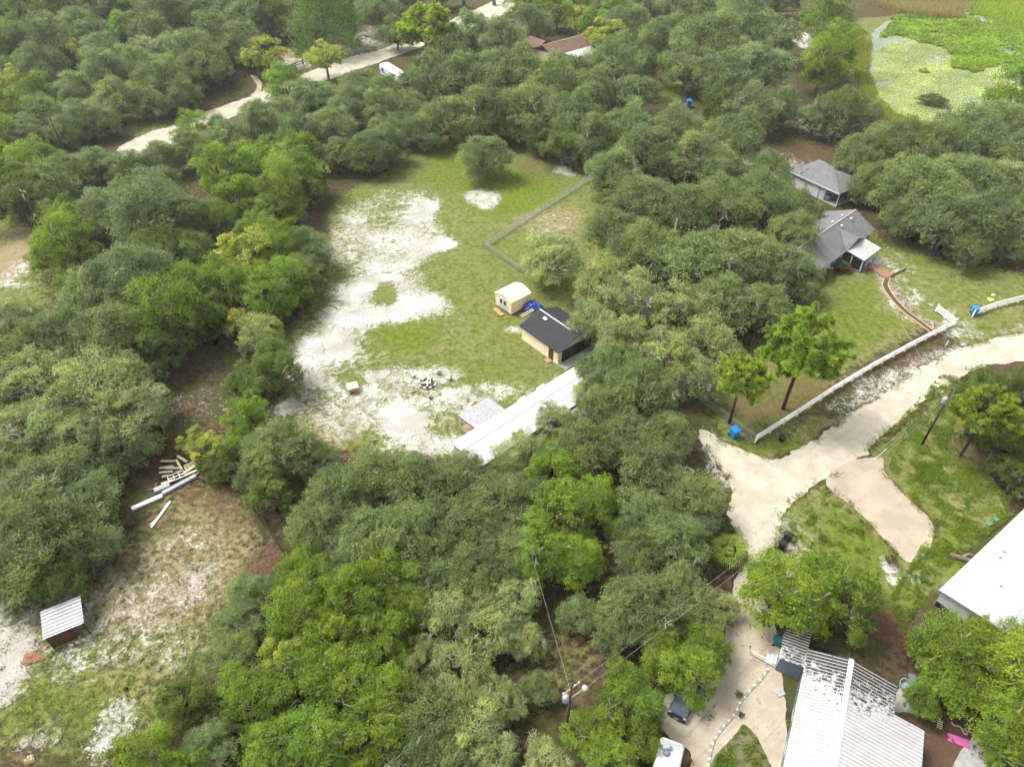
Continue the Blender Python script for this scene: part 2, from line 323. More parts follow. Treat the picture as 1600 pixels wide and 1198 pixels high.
M_bark = plain('oak_bark', sg(112,102,92), .9, .35, 6, .1); M_twig = plain('lichen_bark', sg(172,166,148), .9, .3, 6, .1); M_pbark = plain('pine_bark', sg(70,54,44), .9, .4, 5, .1)

def cards(P, Nn, ln, wd, tone, hue):
    """leaf-shaped quads at points P with normals Nn"""
    n = len(P); a = rng.normal(size=(n, 3)); tt = np.cross(Nn, a); tt /= np.linalg.norm(tt, axis=1)[:, None]+1e-9
    bb = np.cross(Nn, tt); ln = np.broadcast_to(ln, n)[:, None]; wd = np.broadcast_to(wd, n)[:, None]
    fold = Nn*wd*.25
    co = np.stack([P-tt*ln*.5, P+bb*wd*.5-tt*ln*.08+fold, P+tt*ln*.5, P-bb*wd*.5-tt*ln*.08+fold], 1).reshape(-1, 3)
    return co, np.arange(4*n).reshape(n, 4), np.repeat(tone, 4), np.repeat(hue, 4)
def unit(a): return a/(np.linalg.norm(a, axis=-1, keepdims=True)+1e-9)

def broadleaf(seed, n_lobes=34, n_leaf=16000, flat=.62, lobe=(.2,.34), leaf=.046, open_=0.0, twigs=90, spread=.8, low=-.6):
    """unit crown (radius about 1, centre at 0) and limbs below it; returns crown mesh, limb mesh"""
    r = np.random.default_rng(seed); g = rng
    L = []; k = 0
    while len(L) < n_lobes and k < 4000:
        k += 1; d = unit(r.normal(size=3))
        if d[2] < low: continue
        rad = spread*r.uniform(.55, 1.0)**.6*(1+.18*math.sin(3*math.atan2(d[1], d[0])+seed)); p = d*rad*np.array([1,1,flat])
        q = r.uniform(*lobe)*(1.0 if d[2] > .1 else .8)
        if all(np.linalg.norm(p-l[0]) > .62*(q+l[1])*.85 for l in L): L.append((p, q))
    per = r.dirichlet(np.full(len(L), 6.0)) if open_ else np.array([q*q for _, q in L])/sum(q*q for _, q in L)
    Ps = []; Ns = []; T = []; Hh = []
    for (p, q), w in zip(L, per):
        n = int(n_leaf*w); nc = max(6, int(n/26))
        cd_ = unit(r.normal(size=(nc, 3))); cd_[:, 2] = np.where(cd_[:, 2] < -.35, -cd_[:, 2], cd_[:, 2])
        cc = p+cd_*q*np.array([1,1,.8])*r.uniform(.72, 1.1, (nc, 1))
        ct = r.normal(.5, .2, nc)+r.normal(0, .2); ch = r.normal(.5, .18, nc)+r.normal(0, .22)
        i = r.integers(0, nc, n); off = r.normal(size=(n, 3))*q*np.array([.19,.19,.14])
        Ps.append(cc[i]+off); Ns.append(unit(cd_[i]*.6+np.array([0,0,.8])+r.normal(size=(n, 3))*.6))
        T.append(np.clip(ct[i]+r.normal(0, .2, n), 0, 1)); Hh.append(np.clip(ch[i]+r.normal(0, .12, n), 0, 1))
    P = np.concatenate(Ps); N = np.concatenate(Ns); T = np.concatenate(T); Hh = np.concatenate(Hh)
    co, qd, tn, hu = cards(P, N, r.uniform(.7, 1.35, len(P))*leaf, r.uniform(.6, 1.2, len(P))*leaf*.62, T, Hh)
    crown = np_mesh('crown', co, qd, M_leaf, dict(tone=tn, hue=hu))
    mb = MB(); base = Vector((0, 0, -1.0)); fork = Vector((r.uniform(-.08,.08), r.uniform(-.08,.08), -.45))
    mb.tube([base+Vector((0,0,-.6)), base+Vector((r.uniform(-.03,.03),0,.15)), fork], [.085, .062, .055], 7)
    n_bark = len(mb.f)
    for p, q in L:
        e = Vector(p); mid = fork.lerp(e, .5)+Vector((r.uniform(-.1,.1), r.uniform(-.1,.1), r.uniform(-.05,.14)))
        mb.tube([fork, mid, e], [.034, .02, .009], 5, False)
    n_bark2 = len(mb.f)
    for k in range(twigs):
        p, q = L[r.integers(len(L))]; p = Vector(p); d = Vector(unit(r.normal(size=3)+np.array([0,0,.5])+np.array(p)*.8))
        a = p+d*q*r.uniform(.0,.4); b = p+d*q*r.uniform(.8,1.15); sd_ = Vector(unit(r.normal(size=3)))*q*.3
        m = a.lerp(b, .5)+sd_*.5; mb.tube([a, m, b], [.0115, .0085, .004], 3, False)
        mb.tube([m, m.lerp(b, .6)+sd_], [.0065, .0035], 3, False)
    limbs = mb.mesh('trunk', M_bark, True); limbs.materials.append(M_twig)
    mi = np.zeros(len(limbs.polygons), np.int32); mi[n_bark2:] = 1; limbs.polygons.foreach_set('material_index', mi)
    return crown, limbs
def pine(seed, n_tuft=528, per=50):
    r = np.random.default_rng(seed); mb = MB(); top = Vector((r.uniform(-.1,.1), r.uniform(-.1,.1), .5))
    mb.tube([(0,0,-2.6), (r.uniform(-.04,.04), 0, -1.2), (0,r.uniform(-.05,.05),-.2), top], [.05,.042,.032,.012], 7)
    C = []
    for k in range(44):
        a = r.uniform(0, 6.28); h = r.uniform(-.5, .52); ln = r.uniform(.62, 1.0)*math.sqrt(max(.12, 1-((h+.12)/.72)**2))
        o = Vector((0,0,h-.12)); e = Vector((math.cos(a)*ln, math.sin(a)*ln, h+r.uniform(.0,.18)))
        m = o.lerp(e, .55)+Vector((0,0,-.06)); mb.tube([o, m, e], [.02,.014,.006], 4, False)
        for j in range(n_tuft//44):
            s = r.uniform(.6, 1.02); b = (o.lerp(m, s/.55) if s < .55 else m.lerp(e, (s-.55)/.45))+Vector(r.normal(size=3)*.085); C.append(b)
            mb.tube([m.lerp(e, .3) if s > .5 else o.lerp(m, .8), b], [.008,.004], 3, False)
    C = np.array([tuple(c) for c in C]); n = len(C)*per; i = np.repeat(np.arange(len(C)), per)
    d = unit(r.normal(size=(n, 3))+np.array([0,0,.75])); ln = r.uniform(.07, .125, n)
    P = C[i]+d*ln[:, None]*.5; a = unit(np.cross(d, r.normal(size=(n, 3)))); w = .011
    co = np.stack([C[i]-a*w, C[i]+a*w, C[i]+d*ln[:, None]+a*w*.5, C[i]+d*ln[:, None]-a*w*.5], 1).reshape(-1, 3)
    ct = r.normal(.5, .22, len(C)); T = np.repeat(np.clip(ct[i]+r.normal(0,.15,n), 0, 1), 4); Hh = np.repeat(np.clip(.5+ct[i]*.3-.15+r.normal(0,.1,n), 0, 1), 4)
    return np_mesh('crown', co, np.arange(4*n).reshape(n, 4), M_needle, dict(tone=T, hue=Hh)), mb.mesh('trunk', M_pbark, True)
def cedar(seed, n=15000):
    r = np.random.default_rng(seed); nc = 520
    z = r.uniform(-.9, 1.25, nc); a = r.uniform(0, 6.28, nc); prof = np.sqrt(np.clip(1-((z-(-.35))/1.62)**2, .01, 1))*(1+.12*np.sin(a*5+z*6))*r.uniform(.72, 1.0, nc)
    cc = np.stack([np.cos(a)*prof, np.sin(a)*prof, z], 1); out = unit(np.stack([np.cos(a), np.sin(a), .4+0*z], 1))
    i = r.integers(0, nc, n); P = cc[i]+r.normal(size=(n, 3))*.07; N = unit(out[i]+r.normal(size=(n, 3))*.8)
    T = np.clip(r.normal(.45,.2,nc)[i]+r.normal(0,.2,n), 0, 1)
    co, qd, tn, hu = cards(P, N, r.uniform(.04,.075,n), r.uniform(.02,.04,n), T, np.clip(r.normal(.5,.15,n), 0, 1))
    mb = MB(); mb.tube([(0,0,-1.6),(0,0,-.2),(.02,0,.9)], [.1,.08,.02], 6)
    return np_mesh('crown', co, qd, M_leaf, dict(tone=tn, hue=hu)), mb.mesh('trunk', M_bark, True)
KIND = {   # crown shapes, centre height above ground (radii + metres), colour, words
 'o': dict(v=[broadleaf(s, 32+s*2, 18000, .8, (.19,.35), .045, 0, 190, .77) for s in (1,2,3,4,5)], h=(.68, .4), c=(113,125,77), w='grey-green live oak'),
 'm': dict(v=[broadleaf(s, 20+s, 15000, .76, (.2,.36), .046, 1, 280, .76) for s in (11,12,13)], h=(.68, .4), c=(136,143,92), w='pale mossy live oak'),
 'g': dict(v=[broadleaf(s, 28, 16000, .95, (.2,.37), .052, 1, 70, .76) for s in (21,22,23)], h=(.78, .6), c=(112,132,44), w='bright green laurel oak'),
 'd': dict(v=[broadleaf(s, 34, 17000, .75, (.2,.32), .046, 0, 40) for s in (31,32)], h=(.68, .3), c=(98,112,50), w='dark green bushy oak'),
 'y': dict(v=[broadleaf(s, 20, 9000, .8, (.18,.32), .056, 1, 90, .75) for s in (41,42)], h=(.8, 1.0), c=(144,146,58), w='yellow-green young oak'),
 'p': dict(v=[pine(s) for s in (51,52)], h=(1.5, 2.5), c=(134,150,54), w='long-needled pine'),
 'c': dict(v=[cedar(s) for s in (61,62)], h=(.85, .5), c=(94,114,56), w='dense dark cedar'),
}
TREES = """
o:-20,8,40 20,18,45 110,22,40 160,18,45 258,28,40 300,22,40 345,14,45 392,26,42 75,70,45 122,52,35 150,60,35 240,58,35 340,62,42 378,72,38 305,95,45 60,112,40 165,115,42 215,105,35 260,130,40 320,112,38 182,160,40 285,150,28 130,188,35 75,186,36 160,192,26 50,216,34 105,212,28 238,165,26 340,100,24 118,146,32 160,86,35 -15,120,40 -15,60,40
g:60,22,45 215,12,40 24,172,34 62,146,28 15,215,30 18,276,50 62,256,35 -20,250,40 197,44,26
y:112,84,25 215,146,22 20,132,32 418,84,30 398,92,24
d:18,80,42 415,24,42 390,50,30 550,-8,40
m:255,88,42 455,18,34 475,30,26
y:448,45,20
c:505,32,46 488,8,36
o:590,22,38 620,55,28 575,-10,40 700,72,34 742,58,36 790,66,40 832,42,34 690,128,45 742,128,48 800,112,45 760,182,50 702,188,44 822,180,50 862,142,50 660,210,30 757,246,40 892,190,50 922,142,45 962,104,45 900,120,36 992,152,40 932,222,45 980,205,46 1012,242,52 962,272,46 1052,200,42 1072,108,42 1040,62,40 1110,70,50 1160,40,45 1122,120,46 1182,112,52 1205,60,42 1092,252,52 1150,222,50 1132,282,48 1172,172,45 1212,170,38 985,45,38 1002,12,30 1060,18,35 1112,8,40 880,-12,34 950,-14,34 1030,-14,36 1160,-12,40 1220,0,36 830,-12,32 690,-12,30 640,-8,30
d:662,122,30 880,232,34 1000,105,30 1130,170,34 848,222,26
g:822,16,32 872,22,26 902,12,26 962,22,30 922,42,24 1010,60,24
y:945,56,30 508,92,30 906,30,22
p:664,40,40
g:1290,30,40 1300,78,44 1285,105,40
o:1310,182,44 1272,188,30 1350,178,30 1350,252,46 1402,232,52 1452,242,52 1512,222,52 1560,200,48 1592,252,50 1372,290,40 1338,268,30 1345,300,24 1430,302,58 1492,292,58 1552,292,55 1480,350,55 1540,350,58 1425,342,40 1592,342,45 1512,392,34 1572,388,28 1620,300,50
g:1582,160,44 1540,205,34 1400,278,30
o:110,270,38 150,258,32 202,262,34 250,252,32 346,206,28 300,232,38 358,222,38 412,202,40 402,190,34 442,182,34 472,214,40 522,202,40 482,160,34 506,155,30 548,170,40 592,175,40 602,226,36 532,242,30 622,205,28 562,140,34 602,150,32 642,172,34 245,300,46
o:585,236,38
g:303,206,26 346,272,45 402,256,44 456,272,44 442,306,44 372,312,40 446,142,32 420,335,34 470,240,34
d:570,246,32 30,310,50 250,405,48 300,400,40 490,300,26 330,350,40
m:598,205,26
o:82,300,44 162,330,44 206,312,34 242,342,64 212,446,68 150,470,58 182,530,58 102,530,48 60,545,40 480,392,40 470,430,34 -10,560,40
g:102,345,38 112,382,48 72,405,34 112,450,30 272,500,62 402,372,44 442,392,44 452,442,42 420,466,42 350,452,46 300,455,40 340,560,1
y:382,402,50 372,506,26 420,510,22
d:250,546,46 430,582,50 470,466,28 385,595,34 330,505,34
m:402,524,34 20,505,40 60,604,68 150,622,66 210,652,62 40,682,68 132,692,54 60,742,42 192,602,50
o:200,700,46 80,772,68 132,802,58 60,852,74 142,856,46 20,902,50 40,620,40 -10,760,50
d:92,906,42 342,728,28 165,748,28
y:326,700,32 302,690,24
g:386,650,38 372,694,24 480,880,36
o:440,708,56 492,722,34 402,742,34 600,752,58 540,786,56 655,765,56 715,756,48 502,832,52 580,842,58 650,842,58 722,822,58 790,790,54 788,738,34 920,702,52 980,690,54 945,648,46 1000,622,58 960,582,52 1042,682,42 1022,742,52 1080,782,52 1000,802,46 800,862,50 740,892,50 680,902,45 1060,852,52 1090,814,36 1000,872,46 560,880,46 836,716,32
d:422,772,42 980,832,36 640,1010,36 760,930,36
m:809,708,36 868,666,38 922,624,34
g:862,742,46 932,782,38 880,802,56 850,862,56 902,882,42 600,902,50 560,942,58 472,962,58 522,1002,56 600,1002,52 640,960,40 402,1092,54 470,1082,58 540,1072,54 612,1082,48 580,1142,58 502,1162,58 422,1172,54 470,905,40 520,925,40
m:700,962,50 762,982,50 802,942,46 822,1002,34 662,1032,42 722,1052,54 742,1132,48 786,1096,36 770,1185,44 850,1195,44
y:440,1032,46 510,1045,30 560,1010,26
o:680,1112,58 642,1172,50 372,982,42 360,1032,44 392,932,38 330,1172,44 700,1190,44 1000,952,58 960,982,42 1060,932,52 1090,972,38 610,950,34
d:290,1102,46 345,1120,26 600,1060,30
g:225,1192,56 930,1152,48 985,1105,52 960,1198,50 1012,1160,34 1032,1005,32 1084,1054,46 1040,1030,34 1102,1008,34 965,1045,22 300,1200,40
o:905,960,30 840,1075,28
m:1125,948,28
o:1002,322,54 1060,342,56 1130,332,60 1190,322,54 1238,372,46 962,362,46 1012,402,58 1080,422,62 1150,402,58 1210,422,52 1248,440,36 1130,482,56 1190,482,46 1245,330,34 1200,280,40 1140,560,30
m:862,408,52 940,442,46 990,472,56 1060,492,56 920,505,40 972,542,54 1042,562,56 1102,542,46 1090,600,40
p:1258,540,64 1160,588,44 1545,640,44
d:1532,620,42 1592,618,40 1562,692,46 1595,682,44 1588,745,36 1612,592,28 1540,670,30
g:1222,932,64 1330,942,62 1278,902,44 1490,1022,60 1562,1062,66 1482,1072,46 1572,1132,58 1534,978,24 1442,1092,28 1592,1012,40 1590,1190,40
y:1520,655,22 700,215,1
"""
MARKS = [('the cream shed',797,468),('the black-roofed workshop',868,520),('the long white mobile home',800,640),('the stone fire pit',665,600),('the lumber pile',270,740),('the tin-roofed shelter',95,970),('the fan palmetto',1140,860),('the lily pond',1470,110),
 ('the grey shingled house',1310,370),('the pale blue garage',1270,270),('the white rail fence',1340,590),('the gravel pad',1375,790),('the ribbed metal-roofed home',1320,1100),('the white membrane roof',1560,900),('the brown-roofed house',880,70),('the white camper',612,110),
 ('the red-capped utility pole',60,350),('the parked car',1063,1105),('the lower transformer pole',885,1120),('the road fork',1200,720),('the dark split-rail fence',470,105),('the upper road bend',230,225),('the chain-link corner',757,388),('the white picture corner',30,30)]
MARKS[-1] = ('the upper left picture corner', 0, 0)
MARKS += [('the lower left picture corner', 0, 1198), ('the upper right picture corner', 1600, 0), ('the picture centre', 800, 599), ('the middle of the lower edge', 640, 1198), ('the middle of the left edge', 0, 600)]
ORD = ['nearest','second','third','fourth','fifth','sixth','seventh','eighth','ninth','tenth','eleventh','twelfth']
DIRS = ['right','up and right','straight up','up and left','left','down and left','straight down','down and right']
tree_spots = []; seen = {}; used = {}
rec = []
for line in TREES.strip().splitlines():
    k, rest = line.split(':')
    for it in rest.split():
        px, py, r = map(float, it.split(','))
        if r < 5: continue
        K = KIND[k]; R = r/8
        for _ in range(12):
            z = K['h'][0]*R+K['h'][1]; x, y = at(px, py, z); R = r*1.09*depth_of(x, y, z)/FOC
        rec.append([k, px, py, x, y, z, R])
by = {}
for i, (k, px, py, *_r) in enumerate(rec):
    name, mx, my = min(MARKS, key=lambda q: math.hypot(q[1]-px, q[2]-py)); d = int(round(math.degrees(math.atan2(my-py, px-mx))/45)) % 8
    by.setdefault((k, name, d), []).append((math.hypot(mx-px, my-py), i))
lab = {}
for (k, name, d), L in by.items():
    for o_, (_, i) in enumerate(sorted(L)):
        lab[i] = f"{ORD[o_]} {KIND[k]['w']} going {DIRS[d]} from {name}"
LAYER = {}
for i, (k, px, py, x, y, z, R) in enumerate(rec):
    K = KIND[k]; n = used[k] = used.get(k, -1)+1; cr, tr = K['v'][(n*7+i*3) % len(K['v'])]
    rr = random.Random(i*31+5); nm = dict(p='pine_tree', c='cedar_tree').get(k, 'oak_tree')
    e = thing(nm, lab[i], 'tree', (x, y, 0), rr.uniform(0, 6.28), dict(p='pine trees', c='cedar trees').get(k, 'oak trees around the yards'))
    for nme, ms in (('trunk', tr), ('crown', cr)):
        o = link(nme, ms, e); o.location = (0, 0, z)
        zs = R*(rr.uniform(.95, 1.3) if k in 'omgd' else 1)
        if nme == 'trunk':   # the limbs reach the ground whatever the crown's size
            low = {'p': 2.6, 'c': 1.6}.get(k, 1.6); o.scale = (R, R, R if z < low*R-.05 else R)
            if z > low*R: o.scale = (R, R, z/low+.02)
        else: o.scale = (R*rr.uniform(.88,1.14), R*rr.uniform(.88,1.14), zs); o.rotation_euler = (rr.uniform(-.12,.12), rr.uniform(-.12,.12), 0)
        b = rr.uniform(.84, 1.16); c = sg(*K['c']); j = rr.uniform(-.07, .07)
        o.color = (c[0]*b*(1+j), c[1]*b, c[2]*b*(1-j), 1)
    tree_spots.append((x, y, R))
print('trees', len(rec))
# fan palmetto by the road
def palmetto(px, py, r, label):
    x, y = at(px, py, 1.6); R = r*depth_of(x, y, 1.6)/FOC; e = thing('palmetto', label, 'palm', (x, y, 0))
    mb = MB(); mb.tube([(0,0,0),(.03,0,.7),(0,.02,1.25)], [.22,.2,.16], 8); mb.build('trunk', M_bark, e, True)
    rr = random.Random(4); verts = []; tones = []; hues = []
    for k in range(44):
        az = rr.uniform(0, 6.28); el = R_(rr.choice([62, 45, 30, 20, 10, 0, -12])+rr.uniform(-10, 10)); L = R*rr.uniform(.7, 1.0)
        d = Vector((math.cos(az)*math.cos(el), math.sin(az)*math.cos(el), math.sin(el))); hub = Vector((0,0,1.25))+d*L*.45
        side = d.cross(Vector((0,0,1))).normalized(); upv = side.cross(d); tn = rr.uniform(.3, .95)
        if k >= 32: L *= .55; hub = Vector((0,0,1.35))+d*L*.1
        for s in range(11):
            a = R_(-62+124*s/10); fd = d*math.cos(a)+side*math.sin(a); fl = L*(.72-.15*abs(math.sin(a)))
            tip = hub+fd*fl-Vector((0,0,fl*.16)); mid = hub+fd*fl*.55; w = side.cross(fd).cross(fd).normalized()*.035*R if False else fd.cross(upv).normalized()*(.021*R)
            verts += [hub, mid+w, tip, mid-w]; tones += [min(1,max(0,tn+rr.uniform(-.5,.5)))]*4; hues += [rr.uniform(.4,.6)]*4
    n = len(verts)//4; c = np_mesh('fronds', np.array([tuple(q) for q in verts]), np.arange(4*n).reshape(n, 4), M_needle, dict(tone=tones, hue=hues))
    o = link('fronds', c, e); o.color = sg(122,136,62)
palmetto(1140, 858, 34, 'round fan palmetto with spiky fronds beside the pale dirt road')
# ------------------------------------------------------------------ low growth that nobody could count
def scatter_cards(name, pts, zmax, ln, color, label, cat):
    n = len(pts); P = np.concatenate([pts, rng.uniform(0, 1, (n, 1))**1.6*zmax[:, None]+.03], 1)
    N = unit(rng.normal(size=(n, 3))*.7+np.array([0,0,.7]))
    tone = np.clip(.5+wnoise(pts[:,0], pts[:,1], 1.5, 9)*.6+rng.normal(0,.15,n), 0, 1); hue = np.clip(.5+wnoise(pts[:,0], pts[:,1], 3, 12)*.8+rng.normal(0,.1,n), 0, 1)
    co, qd, tn, hu = cards(P, N, rng.uniform(.6, 1.4, n)*ln, rng.uniform(.6, 1.3, n)*ln*.5, tone, hu_ if False else hue)
    o = link(name, np_mesh(name, co, qd, M_leaf, dict(tone=tn, hue=hu))); o.color = color
    return tag(o, label, cat, kind='stuff')
def in_poly(poly, n, clump=1.2, seed=0, bias=.0, wob=0.0):
    P = np.array([at(*p) for p in poly]); lo, hi = P.min(0), P.max(0); out = np.zeros((0, 2)); k = 0
    while len(out) < n and k < 60:
        k += 1; q = rng.uniform(lo, hi, (n*3, 2)); q = q[sdist(P, q[:,0], q[:,1])+(wnoise(q[:,0], q[:,1], 9, 61)*wob if wob else 0) > 0]
        if clump: q = q[wnoise(q[:,0], q[:,1], clump, seed+40) > bias+rng.normal(0, .12, len(q))]
        out = np.concatenate([out, q])
    return out[:n]
wp = np.concatenate([in_poly([(1400,700),(1425,655),(1475,620),(1500,640),(1480,700),(1560,760),(1590,800),(1500,870),(1470,835),(1420,775),(1385,735)], 17000, 1.6, 1, -.05),
                     in_poly([(1440,850),(1470,835),(1500,870),(1470,900),(1400,1000),(1390,930),(1420,885)], 5000, 1.2, 2, 0),
                     in_poly([(1148,1150),(1162,1132),(1180,1150),(1200,1190),(1205,1215),(1112,1215),(1118,1180)], 2600, .7, 8, 0), in_poly([(1470,585),(1500,590),(1420,655),(1385,690),(1375,690),(1420,640)], 2500, .8, 3, .1),
                     in_poly([(1215,830),(1290,760),(1385,850),(1400,885),(1290,890)], 3500, .9, 4, .25)])
scatter_cards('weeds', wp, np.clip(.18+.5*np.clip(wnoise(wp[:,0], wp[:,1], 2.2, 6), 0, 1)+.05, .08, .6), .2, sg(106,124,40), 'knee-high green weeds between the gravel pad and the woods', 'weeds')
fl = []
for x, y, R in tree_spots:
    n = int(70*min(R, 6)); a = rng.uniform(0, 6.28, n); q = np.sqrt(rng.uniform(0, 1, n))*R*1.15; fl.append(np.stack([x+np.cos(a)*q, y+np.sin(a)*q], 1))
fl = np.concatenate(fl); fl = fl[wnoise(fl[:,0], fl[:,1], 2.5, 21) > .0]
scatter_cards('undergrowth', fl, np.clip(wnoise(fl[:,0], fl[:,1], 2, 23)*1.2+.2, .1, 1.0), .3, sg(70,84,34), 'low green undergrowth below the oak crowns', 'undergrowth')

def along(poly, n, spread, closed=True):
    o = ragged(poly, .35, .5, 3, closed); i = rng.integers(0, len(o), n); q = o[i]+rng.normal(0, spread, (n, 2)); return q[wnoise(q[:,0], q[:,1], 1.2, 77) > .05]
ROAD_EDGE = [(1600,519),(1540,533),(1480,552),(1420,586),(1370,622),(1320,652),(1290,676),(1255,698),(1215,715),(1175,709),(1130,690),(1098,672)]
ROAD_EDGE2 = [(1092,690),(1112,716),(1132,742),(1143,772),(1140,808),(1152,838),(1166,868)]
ROAD_EDGE3 = [(1192,872),(1212,848),(1220,815),(1240,788),(1275,757),(1310,735),(1345,712),(1385,676),(1425,642),(1470,612),(1520,575)]
PAD_EDGE = [(1384,738),(1418,778),(1458,816),(1458,838),(1448,862),(1425,880),(1405,868),(1375,836),(1345,803),(1291,756)]
eg = np.concatenate([along(ROAD_EDGE, 5000, .35, False), along(ROAD_EDGE2, 3000, .4, False), along(ROAD_EDGE3, 5000, .4, False), along(PAD_EDGE, 2500, .25, False)])
scatter_cards('verge_grass', eg, np.full(len(eg), .22), .2, sg(120,118,62), 'tufts of dry grass creeping over the road and pad edges', 'grass')

tq = np.concatenate([in_poly(YARD, 9000, 1.0, 31, .12), in_poly([(0,1000),(130,930),(250,800),(330,760),(400,800),(440,880),(380,960),(320,1050),(250,1190),(0,1190)], 8000, .9, 33, .15), in_poly([(1290,440),(1390,420),(1450,515),(1300,600)], 1200, 1.0, 34, .2)])
scatter_cards('grass_tufts', tq, np.full(len(tq), .16), .17, sg(104,108,54), 'small tufts of weedy grass dotting the yards and sand', 'grass')
lq = np.concatenate([in_poly([(1150,905),(1200,950),(1222,1050),(1222,1190),(1110,1190),(1040,1130),(1100,1060),(1135,980)], 1500, .8, 35, .05), along(ROAD_EDGE2, 1500, .5, False), in_poly([(1110,690),(1250,700),(1220,800),(1160,860),(1145,780)], 250, .8, 36, .1)])
scatter_cards('leaf_litter', lq, np.full(len(lq), .04), .13, sg(96,80,58), 'dead leaves scattered over the sandy drive and road edge', 'leaves')
# ------------------------------------------------------------------ materials for built things
M_white = plain('white_paint', (.62,.62,.60,1), .5, .1, 2); M_wroof = plain('white_roof_coating', (.38,.38,.39,1), .5, .16, .5, dirt=(.3,.3,.29,1))
M_cream = plain('cream_siding', sg(226,212,178), .7, .1, 2); M_cream2 = plain('cream_metal', sg(222,206,176), .5, .08, 1.5)
M_shingle = plain('black_shingles', sg(52,52,56), .85, .3, 1.2, .2); M_gshing = plain('grey_shingles', sg(112,111,112), .9, .3, .7, .1, dirt=sg(66,64,64)); M_bshing = plain('brown_shingles', sg(112,92,80), .9, .25, .6, .1)
M_dark = plain('dark_screen', sg(36,38,38), .35, .3, 3, .5); M_glass = plain('window_glass', sg(46,60,72), .1, .3, 2, .6)
M_brown = plain('brown_paint', sg(84,56,46), .6, .2, 3); M_wood = plain('weathered_wood', sg(150,128,100), .85, .3, 4); M_orange = plain('raw_wood', sg(206,138,98), .8, .2, 5)
M_pale = plain('pale_lumber', sg(216,204,170), .8, .18, 5); M_grey = plain('grey_metal', sg(150,154,158), .45, .2, 2, .5); M_dgrey = plain('dark_grey_timber', sg(66,60,54), .9, .3, 4)
M_blueg = plain('pale_blue_siding', sg(176,190,196), .7, .1, 2); M_slate = plain('slate_blue_panel', sg(96,110,122), .6, .12, 2); M_lgrey = plain('pale_grey_wall', sg(176,178,180), .7, .1, 2)
M_blue = plain('blue_plastic', sg(24,116,190), .4, .15, 3, .5); M_teal = plain('teal_plastic', sg(20,116,122), .4, .15, 3, .5); M_navy = plain('blue_tarp', sg(20,58,140), .4, .35, 4, .5); M_black = plain('black_plastic', sg(28,28,30), .5, .3, 3, .4)
M_pink = plain('pink_foam', sg(176,84,140), .7, .1, 3); M_pinkh = plain('pink_hose', sg(206,140,150), .6, .15, 5); M_conc = plain('concrete', sg(150,148,142), .9, .25, 2, .1); M_brick = plain('red_brick', sg(150,104,92), .9, .25, 4, .1)
M_mulch = plain('red_mulch', sg(104,56,42), .95, .4, 4, .05); M_edge = plain('path_edging', sg(176,156,118), .9, .2, 3, .1); M_path = plain('dark_mulch_path', sg(84,70,60), .95, .3, 4, .05)
M_stone = plain('pale_stone', sg(206,200,188), .9, .2, 4, .1); M_ash = plain('ash', sg(96,90,84), .95, .4, 5, .05); M_red = plain('red_cap', sg(176,70,50), .6, .1, 3); M_yellow = plain('yellow_plastic', sg(214,200,90), .5, .1, 3); M_green = plain('green_mat', sg(84,128,98), .7, .15, 3)
M_galv = plain('galvanised_wire', sg(138,146,138), .4, .2, 3, .5); M_car = plain('dark_blue_grey_car_paint', sg(64,78,92), .22, .12, 1, .6); M_tyre = plain('tyre_rubber', sg(24,24,24), .9, .2, 6, .1); M_dirt = plain('orange_dirt', sg(132,100,78), .95, .3, 3, .05)
def ribmetal(name, c, stain, k, bias):
    t = NT(name); v = t.coord(); n = t.noise(2.4, 7, .72, v, .4); n2 = t.noise(.35, 5, .6, v); s = t.coord('Object', (.6, 6, 1)); n3 = t.noise(1.4, 6, .7, t.coord('Object', (5, .35, 1)))
    x = t.n.new('ShaderNodeSeparateXYZ'); t.l.new(v, x.inputs[0])
    ay = t.math('ABSOLUTE', x.outputs[1]); m = t.math('ADD', n, t.math('ADD', t.math('MULTIPLY', t.math('ADD', x.outputs[0], bias), k), t.math('MULTIPLY', ay, -.35*k)))
    col = t.mix(t.ramp(n2, .4, .68), c, tuple(q*.86 for q in c[:3])+(1,)); col = t.mix(t.math('MULTIPLY', t.ramp(n3, .46, .72), .6), col, sg(140,134,122))
    col = t.mix(t.ramp(m, .53, .61), col, stain); return t.fin(col, .5, .35)
M_rib = ribmetal('ribbed_metal', (.4,.41,.42,1), sg(140,138,134), .0, 0)
M_ribm = ribmetal('mildewed_metal', (.44,.44,.45,1), sg(48,42,38), .06, 4.6); M_ribr = ribmetal('rib_of_mildewed_metal', (.34,.33,.32,1), sg(70,62,56), .03, -1.5); M_ribd = plain('rib_shadow_metal', (.2,.2,.21,1), .5, .2, 2)

